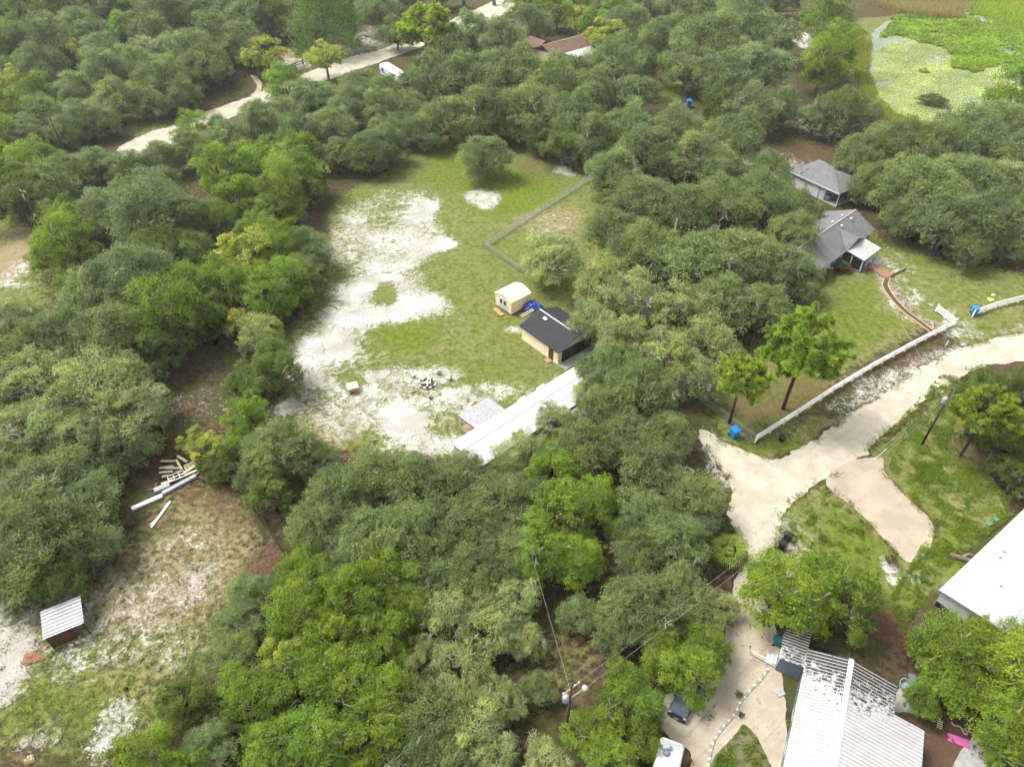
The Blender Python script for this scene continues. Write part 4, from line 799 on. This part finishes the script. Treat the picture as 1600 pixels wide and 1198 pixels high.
def chain(name, label, pts, h=1.25, step=3.0, mat=None):
    mat = mat or M_galv; P = [Vector((*at(*p), 0)) for p in pts]; e = thing(name, label, 'fence', P[0]); o = P[0]; last = None
    pm = MB().tube([(0,0,0),(0,0,h+.05)], .04, 6).mesh('post', mat)
    for a, b in zip(P, P[1:]):
        n = max(1, round((b-a).length/step)); d = (b-a)/n; L = d.length; u = d/L
        rm = MB().tube([(0,0,h),(L,0,h)], .03, 5).mesh('top_rail', mat); wm = MB(); g = .16
        k = -h
        while k < L:
            for s_ in (1,-1):
                x0, x1 = max(k, 0), min(k+h, L)
                if x1 > x0: z0, z1 = (x0-k, x1-k); wm.bar((x0,0,z0 if s_ > 0 else h-z0), (x1,0,z1 if s_ > 0 else h-z1), .012)
            k += g
        wm = wm.mesh('wire_mesh', mat)
        for i in range(n+1):
            q = a+d*i
            if last is None or (q-last).length > .3: link('post', pm, e, (q-o).to_tuple())
            last = q
            if i < n: link('top_rail', rm, e, (q-o).to_tuple(), math.atan2(u.y, u.x)); link('wire_mesh', wm, e, (q-o).to_tuple(), math.atan2(u.y, u.x))
chain('chain_link_fence', 'chain-link fence turning a corner beside the open grass yard', [(928,278),(840,334),(757,388),(812,426)])
chain('chain_link_fence', 'grey wire fence meeting the white rail fence near the road fork', [(1093,626),(1135,657),(1180,691)], 1.2, 2.4)
chain('chain_link_fence', 'dark wire fence below the oaks beside the red leaf litter', [(398,800),(425,838),(456,882)], 1.2, 2.4, M_dgrey)
# ------------------------------------------------------------------ poles and wires
def pole(px, py, H, label, trans=True, arm=True, lamp=False, red=False, r=.15, rz=0, mat=None):
    x, y = at(px, py); e = thing('utility_pole', label, 'pole', (x, y, 0), rz)
    MB().tube([(0,0,0),(0,0,H)], [r,r*.7], 9).build('shaft', mat or M_dgrey, e, True)
    if arm:
        bar(e, 'crossarm', M_wood, (-.9,0,H-.5), (.9,0,H-.5), .1)
        for x_ in (-.8,0.35,.8): MB().lathe([(.05,0),(.08,.08),(.05,.18)], 8, (x_,0,H-.45)).build('insulator', M_white, e)
    if trans:
        MB().lathe([(.2,0),(.27,.08),(.27,.8),(.22,.9)], 14, (-.5,0,H-2.1)).build('transformer', M_grey, e, True)
        MB().lathe([(.05,0),(.07,.1),(.04,.25)], 8, (-.5,-.1,H-1.2)).build('bushing', M_red if red else M_white, e)
    if lamp:
        MB().tube([(0,0,H-2.2),(.6,-.1,H-1.95),(1.3,-.1,H-1.9)], .035, 6).build('lamp_arm', M_grey, e); MB().lathe([(.1,0),(.24,.06),(.24,.14),(.1,.28)], 14, (1.45,-.1,H-2.05)).build('lamp_head', M_lgrey, e)
    return (x, y, H)
p1 = pole(884,1147,9.3,'utility pole with transformer and lamp arm near the lower edge', lamp=True, rz=R_(35))
p2 = pole(1440,695,9.5,'leaning-looking utility pole with transformer beside the right woods', rz=R_(30), arm=False)
p3 = pole(72,372,9.5,'utility pole with red-capped transformer above the left clearing', red=True, rz=R_(-30))
p4 = pole(482,84,9.0,'bare pale pole beside the yellow tree by the upper road', False, False, mat=M_wood, r=.2)
p5 = pole(107,252,9.5,'utility pole by the woods left of the upper road bend', False, True)
p6 = pole(1046,412,8.5,'slim pale pole rising out of the big oak mass', False, False, mat=M_edge, r=.2)
M_wire = plain('line_wire', sg(84,84,78), .5, .1, 3)
def wire(label, a, b, sag, r=.013):
    n = 16; P = [Vector(a).lerp(Vector(b), i/n)-Vector((0,0,sag*4*(i/n)*(1-i/n))) for i in range(n+1)]
    return tag(MB().tube(P, r, 4).build('power_line', M_galv), label, 'wire')
wire('upper power line from the lower pole towards the right pole', (p1[0],p1[1],9.0), (p2[0],p2[1],9.2), 1.0)
wire('lower power line from the lower pole towards the right pole', (p1[0]+.2,p1[1]-.3,7.9), (p2[0]+.2,p2[1]-.2,8.0), 1.1)
wire('service wire from the lower pole up towards the mobile home', (p1[0],p1[1],8.2), (-1.5,60,3.4), .6)
wire('service wire from the right pole across the road', (p2[0],p2[1],8.0), (58,100,4), .9, .016)
wire('power line from the left clearing pole to the upper woods pole', (p3[0],p3[1],9.0), (p5[0],p5[1],9.0), 1.2)
g = tag(MB().tube([(p2[0],p2[1],8.3), (*at(1368,716),.05)], .016, 4).build('guy_wire', M_galv), 'guy wire slanting from the right pole to the gravel pad', 'wire')
MB().tube([Vector((*at(1368,716),.05)), Vector((*at(1368,716),.05)).lerp(Vector((p2[0],p2[1],8.3)), .16)], .06, 6).build('guy_guard', M_lgrey, g)
# clothes-line post
x, y = at(588,706); e = thing('clothesline_post', 'brown T-shaped clothesline post at the edge of the sand', 'post', (x, y, 0), R_(8))
bar(e, 'upright', M_brown, (0,0,0), (0,0,2.0), .1); bar(e, 'crossbar', M_brown, (-.6,0,1.96), (.6,0,2.0), .09)
# ------------------------------------------------------------------ bins
def bin_(px, py, mat, label, rz=0, s=1.0):
    x, y = at(px, py, .55); e = thing('wheeled_bin', label, 'bin', (x, y, 0), rz); e.scale = (s, s, s)
    m = MB(); m.add([(-.25,-.3,.06),(.25,-.3,.06),(.25,.28,.06),(-.25,.28,.06),(-.33,-.4,1.0),(.33,-.4,1.0),(.33,.4,1.0),(-.33,.4,1.0)], [(0,3,2,1),(4,5,6,7),(0,1,5,4),(1,2,6,5),(2,3,7,6),(3,0,4,7)]); m.build('body', mat, e)
    MB().bevbox(-.37,.37,-.46,.44,1.0,1.12,.05).build('lid', mat, e); bar(e, 'handle', M_black, (-.25,.5,.98), (.25,.5,.98), .05)
    for x_ in (-.3,.3): o = MB().lathe([(.12,-.04),(.13,0),(.12,.04)], 12).build('wheel', M_tyre, e); o.rotation_euler = (0,math.pi/2,0); o.location = (x_,.32,.13)
bin_(1147,678,M_blue,'blue wheeled bin beside the pine trunk and wire fence',R_(20),1.35); bin_(1522,487,M_blue,'blue wheeled bin at the gap between the white fences',R_(-20),1.25)
bin_(1281,970,M_blue,'blue wheeled bin behind the metal-roofed home under the tree',.3,1.0); bin_(1216,1002,M_teal,'teal wheeled bin beside the metal-roofed home porch',1.1,1.0)
bin_(1231,838,M_black,'upper of two black bins beside the road near bright oak',.8); bin_(1223,852,M_black,'lower of two black bins beside the road near bright oak',.9)
bin_(725,8,M_teal,'left of two far blue-green bins by the upper road',0,2.0); bin_(772,6,M_teal,'right of two far blue-green bins by the upper road',0,2.0); bin_(1076,164,M_blue,'blue bin in the shady gap between far oaks',0,1.6)
bin_(1222,684,M_black,'small black cart on the grass strip outside the white fence',.5,.75)
# ------------------------------------------------------------------ fire pit and seats
x, y = at(668,600); e = thing('fire_pit', 'ring of stones round a burnt fire pit with pale logs', 'fire pit', (x, y, 0)); r_ = random.Random(2)
st = MB().bevbox(-.2,.2,-.13,.13,0,.24,.06).mesh('stone', M_stone); st2 = MB().bevbox(-.17,.2,-.15,.12,0,.2,.06).mesh('stone', M_ash)
for k in range(17): a = k/17*6.28; o = link('stone', (st, st2)[k % 2], e, (1.15*math.cos(a), 1.0*math.sin(a), .05), a+1.57+r_.uniform(-.2,.2))
MB().lathe([(1.0,.04),(.6,.1),(.1,.14)], 16).build('ash_bed', M_ash, e)
for k in range(6): a = r_.uniform(0,3.14); c = (r_.uniform(-.4,.4), r_.uniform(-.3,.4)); MB().tube([(c[0]-.6*math.cos(a),c[1]-.6*math.sin(a),.2+.05*k),(c[0]+.6*math.cos(a),c[1]+.6*math.sin(a),.25+.05*k)], [.09,.07], 7).build('log', M_pale if k % 2 else M_stone, e)
def chair(px, py, rz, label):
    x, y = at(px, py, .4); e = thing('lawn_chair', label, 'chair', (x, y, 0), rz)
    MB().slab([(-.3,-.3,.4),(.3,-.3,.4),(.3,.25,.36),(-.3,.25,.36)], .05).build('seat', M_white, e); MB().slab([(-.3,.27,.42),(.3,.27,.42),(.28,.45,.95),(-.28,.45,.95)], .05).build('backrest', M_white, e)
    for a in (-.32,.32): bar(e, 'armrest', M_white, (a,-.28,.62), (a,.32,.64), .07, .04)
    for a in (-.27,.27):
        for b in (-.26,.24): bar(e, 'leg', M_white, (a,b,.05), (a,b,.345), .06)
chair(644,585,2.4,'white lawn chair upper left of the fire pit'); chair(684,580,3.6,'white lawn chair upper right of the fire pit'); chair(701,589,4.2,'white lawn chair tipped sideways right of the fire pit')
lump('rock', 'pale rock lying just left of the fire pit', 'rock', 640, 596, .35, .3, .25, M_stone, 12); lump('rock', 'dark stone lying below the fire pit', 'rock', 673, 622, .25, .2, .2, M_ash, 13); lump('rock', 'tan rock lower left of the fire pit', 'rock', 645, 611, .35, .28, .25, M_edge, 14)
x, y = at(551,606,.6); e = thing('wooden_box', 'white-topped wooden box on legs standing on the sand', 'box', (x, y, 0), R_(22))
MB().slab([(-.75,-.6,1.0),(.75,-.6,1.0),(.75,.6,1.1),(-.75,.6,1.1)], .07).build('lid', M_pale, e); bx(e, 'body', M_orange, -.62, .62, -.48, .48, .3, .92)
for a in (-.6,.6):
    for b in (-.46,.46): bar(e, 'leg', M_pale, (a,b,0), (a,b,.915), .1)
# ------------------------------------------------------------------ lumber pile
def board(a, b, w, th, z, mat, label, group=None, name='board'):
    A = Vector((*at(*a, z), z)); B_ = Vector((*at(*b, z), z)); o = A.copy(); m = MB().bar((0,0,0), B_-A, w, th); q = m.build(name, mat); q.location = o; return tag(q, label, 'board', group)
BL = ['topmost of the pale boards pointing left from the lumber pile','second pale board down among those pointing left','pale board overlapping the second left-pointing board','third pale board down among those pointing left','pale board slanting just above the white window frame','lowest pale board pointing left, nearest the grey cabinet','steep pale board between the left-pointing boards and the pallet','highest pale board, tilted above the rest of the lumber pile','pale board lying under the white window frame','long pale board between the window frame and the pallet','reddish-shaded pale board right below the pallet']
G_ = 'pale boards fanned out in the lumber pile'
for k, (a, b) in enumerate([((251,720),(273,720)),((249,731),(271,728)),((258,731),(281,731)),((249,738),(270,736)),((253,745),(279,736)),((252,756),(271,749)),((275,718),(284,733)),((277,712),(292,721)),((262,742),(282,736)),((283,742),(304,728)),((290,742),(308,734))]):
    board(a, b, .28, .09, .34+.04*(k % 4), M_pale, BL[k], G_)
board((206,795),(254,774), .55, .3, .2, M_white, 'thick white beam lying below the lumber pile', name='beam'); board((254,771),(306,743), .5, .3, .2, M_grey, 'long grey metal beam under the lumber pile', name='beam'); board((266,783),(236,824), .3, .1, .12, M_white, 'single white plank lying apart on the weeds', name='plank'); board((243,812),(234,820), .16, .1, .1, M_pale, 'broken splinter board beside the single white plank'); board((301,744),(313,737), .2, .1, .25, M_wood, 'short weathered board at the right end of the lumber pile')
board((228,765),(243,764), .1, .08, .1, M_wood, 'thin grey stick left of the lumber pile', name='stick'); board((242,763),(245,754), .1, .08, .1, M_wood, 'thin upright-pointing stick left of the lumber pile', name='stick')
def lattice(name, label, cat, c, deg, L, Wd, nx_, ny_, z, mat, bw=.12):
    x, y = at(*c, z); e = thing(name, label, cat, (x, y, 0), R_(deg))
    for j in range(ny_+1): bar(e, 'slat', mat, (-L/2,-Wd/2+Wd*j/ny_,z+.055), (L/2,-Wd/2+Wd*j/ny_,z+.055), bw, .05)
    for i in range(nx_+1): bar(e, 'batten', mat, (-L/2+L*i/nx_,-Wd/2,z), (-L/2+L*i/nx_,Wd/2,z), bw, .05)
lattice('window_frame', 'white multi-pane window frame lying on the lumber pile', 'window frame', (276,744), 32, 1.9, 1.0, 3, 2, .5, M_white); lattice('pallet', 'weathered pallet at the upper right end of the lumber pile', 'pallet', (298,728), 38, 1.3, 1.0, 3, 3, .3, M_pale)
x, y = at(260,760,.4); o = MB().bevbox(-.9,.9,-.35,.35,.1,.5,.06).build('metal_cabinet', M_grey); o.location = (x-.5, y-.1, 0); o.rotation_euler = (0,0,R_(32)); tag(o, 'grey metal cabinet lying in the lumber pile', 'cabinet')
# ------------------------------------------------------------------ parked car
x, y = at(1058,1117,.7); c = thing('parked_car', 'dark blue-grey car nosing out from under a bright green tree', 'car', (x, y, 0), R_(58))
def body(profile, hw, mat, name, tuck=.1):
    n = len(profile); m = MB(); v = [(px_, s*(hw-(tuck if z > .75 else .03)), z) for s in (-1,1) for px_, z in profile]
    m.add(v, [tuple(range(n)), tuple(range(2*n-1,n-1,-1))]+[(i, i+n, (i+1)%n+n, (i+1)%n) for i in range(n)]); return m.build(name, mat, c)
b_ = body([(0,.3),(-.02,.55),(.08,.78),(1.2,.92),(1.35,.94),(4.0,.95),(4.3,.85),(4.35,.4),(4.3,.28)], .86, M_car, 'body', .06)
body([(1.3,.93),(1.95,1.42),(3.5,1.45),(4.05,.95)], .74, M_glass, 'cabin', .02); MB().slab([(1.95,-.66,1.5),(3.5,-.66,1.52),(3.5,.66,1.52),(1.95,.66,1.5)], .05).build('roof', M_car, c)
MB().bevbox(-.16,.05,-.84,.84,.28,.56,.05).build('bumper', M_black, c); bx(c, 'number_plate', M_white, -.185,-.165,-.22,.2,.36,.47); bx(c, 'grille', M_black, -.05,-.025,-.5,.5,.57,.7)
for s_ in (-1,1):
    bx(c, 'headlight', M_lgrey, -.03, .06, s_*.7-.12, s_*.7+.12, .6, .74)
    for x_ in (.8,3.5):
        o = MB().lathe([(.28,-.1),(.32,-.06),(.32,.06),(.28,.1)], 16).build('wheel', M_tyre, c); o.rotation_euler = (math.pi/2,0,0); o.location = (x_, s_*.78, .33); MB().lathe([(.18,-.105),(.18,.105)], 12).build('rim', M_grey, o)
    MB().bevbox(1.35,1.5,min(s_*.8,s_*.98),max(s_*.8,s_*.98),.95,1.08,.03).build('mirror', M_car, c)
# ------------------------------------------------------------------ small things
x, y = at(1478,540); e = thing('mailbox', 'black mailbox on a slanting white post by the road', 'mailbox', (x, y, 0), R_(-60))
bar(e, 'post', M_white, (0,0,0), (0,0,1.1), .14); MB().tube([(-.3,0,1.25),(.3,0,1.25)], .17, 10).build('box', M_black, e)
lump('cushion', 'yellow float ring left on the shady grass at right', 'float', 1548, 468, .5, .4, .15, M_yellow, 20); lump('rock', 'white stone on the shady grass above the yellow float', 'rock', 1552, 461, .3, .25, .2, M_stone, 21)
x, y = at(1075,737,.2); e = thing('planter_frame', 'small white square frame at the edge of the oaks by the road', 'frame', (x, y, 0), R_(40))
for a, b in (((-.5,-.5),(.5,-.5)),((.5,-.44),(.5,.44)),((.5,.5),(-.5,.5)),((-.5,.44),(-.5,-.44))): bar(e, 'side', M_white, (*a,.3), (*b,.3), .12, .2)
for px, py, lb in ((1556,811,'upper green mat on the grass by the white-roofed building'),(1545,818,'lower green mat on the grass by the white-roofed building')):
    o = MB().bevbox(-.35,.35,-.28,.28,0,.06,.02).build('green_mat', M_green); o.location = (*at(px,py), .08); o.rotation_euler = (0,0,.5); tag(o, lb, 'mat')
x, y = at(1503,875); e = thing('fallen_log', 'fallen log with a bare branch beside the white-roofed building', 'log', (x, y, 0), R_(-25)); MB().tube([(-1.3,0,.25),(0,.1,.28),(1.4,0,.25)], [.24,.28,.2], 8).build('trunk', M_bark, e); MB().tube([(-.2,.2,.3),(.5,.9,.35),(1.2,1.1,.25)], [.06,.05,.02], 5).build('branch', M_twig, e)
o = MB().bevbox(-.85,.85,-.38,.38,0,.05,.02).build('foam_mat', M_pink); o.location = (*at(1497,1157), .07); o.rotation_euler = (0,0,R_(-22)); tag(o, 'pink foam mat on brown mulch beside the metal-roofed home', 'mat')
P = [Vector((*at(*q), .1)) for q in curve([(1486,1128),(1490,1133),(1500,1136),(1506,1146),(1510,1147),(1513,1138),(1510,1129)])]; tag(MB().tube(P, .06, 6).build('garden_hose', M_pinkh), 'pink hose looped on the mulch above the pink mat', 'hose')
e = thing('stepping_slats', 'short ladder of white slats on the mulch by the tree', 'slats', (*at(1468,1131), 0), R_(62))
for k in range(5): bx(e, 'slat', M_pale, -.45+k*.22, -.35+k*.22, -.22, .22, .04, .1)
x, y = at(1426,1066,.6); e = thing('bench_table', 'grey tabletop standing beside a round tub near the metal-roofed home', 'table', (x, y, 0), R_(72)); MB().bevbox(-.85,.85,-.33,.33,.62,.7,.03).build('tabletop', M_slate, e)
for a in (-.7,.7):
    for b in (-.25,.25): bar(e, 'leg', M_black, (a,b,.02), (a,b,.615), .06)
o = MB().lathe([(.55,0),(.62,.5),(.56,.5),(.5,.06)], 20).build('tub', M_grey); o.location = (*at(1414,1073), .03); tag(o, 'round grey tub beside the grey tabletop', 'tub')
o = MB().bevbox(-.42,.42,-.35,.35,0,.09,.03).build('meter_cover', M_grey); o.location = (*at(1218,1082), .06); o.rotation_euler = (0,0,.4); tag(o, 'square grey meter cover on the sandy drive', 'cover')
sheet('concrete_slab', [(1395,1110),(1405,1075),(1425,1085),(1436,1115),(1415,1112)], M_conc, .05, .05); sheet('concrete_slab', [(1520,1150),(1555,1145),(1590,1180),(1600,1215),(1490,1215)], M_conc, .05, .1)
sheet('mulch_bed', [(1400,1085),(1450,1090),(1540,1130),(1560,1150),(1520,1160),(1500,1215),(1440,1215),(1440,1150),(1400,1120)], M_mulch if False else plain('dark_mulch', sg(88,68,56), .95, .35, 4, .05), .03, .2)
sheet('garden_bed', [(1148,1150),(1162,1132),(1180,1150),(1200,1190),(1205,1215),(1112,1215),(1118,1180)], plain('weedy_bed', sg(98,96,66), .95, .6, 1.3, .05), ROADZ+.03, .15)
kb = MB().bevbox(-.16,.16,-.1,.1,0,.1,.03).mesh('border_stone', M_conc); kd = MB().bevbox(-.15,.14,-.11,.09,0,.12,.04).mesh('border_stone', M_stone)
e = thing('stone_border', 'curved row of grey border stones across the sandy drive', 'stone border', (*at(1160,1120), 0)); o0 = Vector(e.location)
for k, q in enumerate(curve([(1200,1046),(1182,1068),(1160,1092),(1146,1118),(1126,1140),(1112,1165),(1107,1195)], 8)): p_ = Vector((*at(*q), ROADZ))-o0; o = link('border_stone', (kb, kd)[k % 3 == 0], e, p_.to_tuple(), k*.37)
def shrub(px, py, r, col, label, kind='y', h=.8):
    x, y = at(px, py, h*.5); R = r*depth_of(x, y, .5)/FOC; e = thing('shrub', label, 'shrub', (x, y, 0), px); cr, tr = KIND[kind]['v'][int(px) % len(KIND[kind]['v'])]
    for nm, ms in (('stems', tr), ('foliage', cr)): o = link(nm, ms, e, (0, 0, R*h)); o.scale = (R, R, R*h/1.0); o.color = col
shrub(1155,1083,7,sg(110,106,60),'small dry shrub upper right in the sandy drive'); shrub(1159,1115,6,sg(104,96,50),'small round shrub beside the curved border stones'); shrub(1392,876,11,sg(96,84,46),'brownish shrub at the lower tip of the gravel pad'); shrub(1284,838,8,sg(110,110,60),'small grass clump left of the gravel pad')
shrub(1310,420,14,sg(76,96,40),'green shrub in the mulch bed before the porch','d'); shrub(1330,414,10,sg(80,100,40),'rounder green shrub below the porch corner','d'); shrub(1290,432,12,sg(80,92,44),'shrub at the left end of the mulch bed','d'); shrub(478,627,3,sg(86,110,50),'tiny green sapling on the bare sand','d'); shrub(1222,1040,10,sg(96,104,44),'shrub below the porch handrail of the metal-roofed home'); shrub(1235,1130,8,sg(110,120,50),'weedy shrub along the left wall of the metal-roofed home'); shrub(440,612,12,sg(72,88,40),'low shrub under the dark oak by the sand','d')
shrub(1456,162,24,sg(84,104,40),'round bushy islet standing in the lily pond','d',.3); shrub(1443,112,10,sg(150,160,50),'small yellow-green tuft in the middle of the pond','y',.3)
# ------------------------------------------------------------------ pond
POND = [(1352,75),(1372,45),(1400,30),(1460,18),(1520,22),(1600,58),(1680,80),(1700,160),(1660,215),(1560,212),(1500,200),(1440,196),(1395,182),(1368,160),(1352,125)]
t = NT('pond_water'); v = t.coord(); n = t.noise(.4, 5, .6, v); t.bump(t.noise(2, 3, .5, v), .08, .02); M_water = t.fin(t.mix(n, sg(96,104,84), sg(120,124,104)), .08, .5)
sheet('pond', POND, M_water, .08, 1.2, step=1.0)
def pads(name, n, poly, size, z, color, label, bias, tilt):
    q = in_poly(poly, n, 4.0, 7, bias, 6.0); P = np.concatenate([q, .1+rng.uniform(0, 1, (len(q), 1))*z], 1); N = unit(np.array([0,0,1.0])+rng.normal(size=(len(q),3))*tilt)
    tone = np.clip(.5+wnoise(q[:,0],q[:,1],6,3)*.5+rng.normal(0,.2,len(q)),0,1); hue = np.clip(.5+wnoise(q[:,0],q[:,1],11,4)*.8,0,1)
    co, qd, tn, hu = cards(P, N, rng.uniform(.7,1.3,len(q))*size, rng.uniform(.7,1.3,len(q))*size*.95, tone, hue); o = link(name, np_mesh(name, co, qd, M_leaf, dict(tone=tn, hue=hu))); o.color = color; return tag(o, label, 'lily pads', kind='stuff')
LOW = [(1358,85),(1400,60),(1440,50),(1480,75),(1500,110),(1540,110),(1570,92),(1640,120),(1660,212),(1560,210),(1500,198),(1440,194),(1398,180),(1370,158),(1356,125)]
pads('floating_pads', 26000, LOW, .42, .01, sg(170,176,112), 'sheet of tiny pale floating pads over the near half of the pond', -.35, .06)
pads('floating_pads', 9000, POND, .3, .01, sg(162,170,112), 'thin scatter of pale pads over the open water', -.1, .06)
pads('lily_leaves', 15000, [(1362,60),(1400,28),(1460,18),(1520,22),(1600,58),(1680,80),(1690,130),(1600,112),(1570,90),(1520,112),(1490,108),(1480,72),(1440,66),(1400,58),(1380,62)], .8, .5, sg(122,142,48), 'dense bright green lily leaves crowding the far half of the pond', -.3, .35)
def reeds(name, n, poly, h, color, label, bias=-.2, wd=.1):
    q = in_poly(poly, n, 3, 11, bias); n = len(q); hh = h*rng.uniform(.5,1.1,n); a = rng.uniform(0,6.28,n); dx = np.stack([np.cos(a),np.sin(a),0*a],1)*wd; b = np.concatenate([q, np.zeros((n,1))],1); tip = b+np.concatenate([rng.normal(0,.22,(n,2))*hh[:,None], hh[:,None]],1)
    co = np.stack([b-dx,b+dx,tip+dx*.3,tip-dx*.3],1).reshape(-1,3); tn = np.repeat(np.clip(rng.normal(.5,.25,n),0,1),4); hu = np.repeat(np.clip(.5+wnoise(q[:,0],q[:,1],5,13)*.8,0,1),4)
    o = link(name, np_mesh(name, co, np.arange(4*n).reshape(n,4), M_leaf, dict(tone=tn, hue=hu))); o.color = color; return tag(o, label, name.replace('_',' '), kind='stuff')
reeds('reeds', 9000, [(1370,8),(1440,-4),(1510,6),(1500,32),(1460,32),(1400,22)], 2.8, sg(150,134,92), 'tall tan reeds along the far bank of the lily pond')
reeds('reeds', 6000, [(1500,8),(1600,-8),(1680,20),(1680,70),(1600,48),(1520,20)], 1.6, sg(140,156,52), 'green reeds beyond the pond at the upper right')
reeds('sedges', 8000, [(1340,60),(1362,62),(1358,120),(1374,158),(1400,182),(1440,196),(1500,200),(1500,212),(1400,200),(1350,160),(1330,100)], 1.2, sg(138,140,58), 'green and rusty sedges along the left bank of the pond', -.1)
# ------------------------------------------------------------------ thin summer haze
hm = bpy.data.materials.new('haze'); hm.use_nodes = True; hn = hm.node_tree.nodes; hn.remove(hn['Principled BSDF'])
pv = hn.new('ShaderNodeVolumePrincipled'); pv.inputs['Color'].default_value = (.9,.92,.95,1); pv.inputs['Density'].default_value = .0002; pv.inputs['Anisotropy'].default_value = .2
hm.node_tree.links.new(pv.outputs[0], hn['Material Output'].inputs['Volume'])
tag(MB().box(-3900,3900,-3900,3900,-1.5,68).build('haze', hm), None, None, kind='stuff')
SC.cycles.volume_bounces = 0
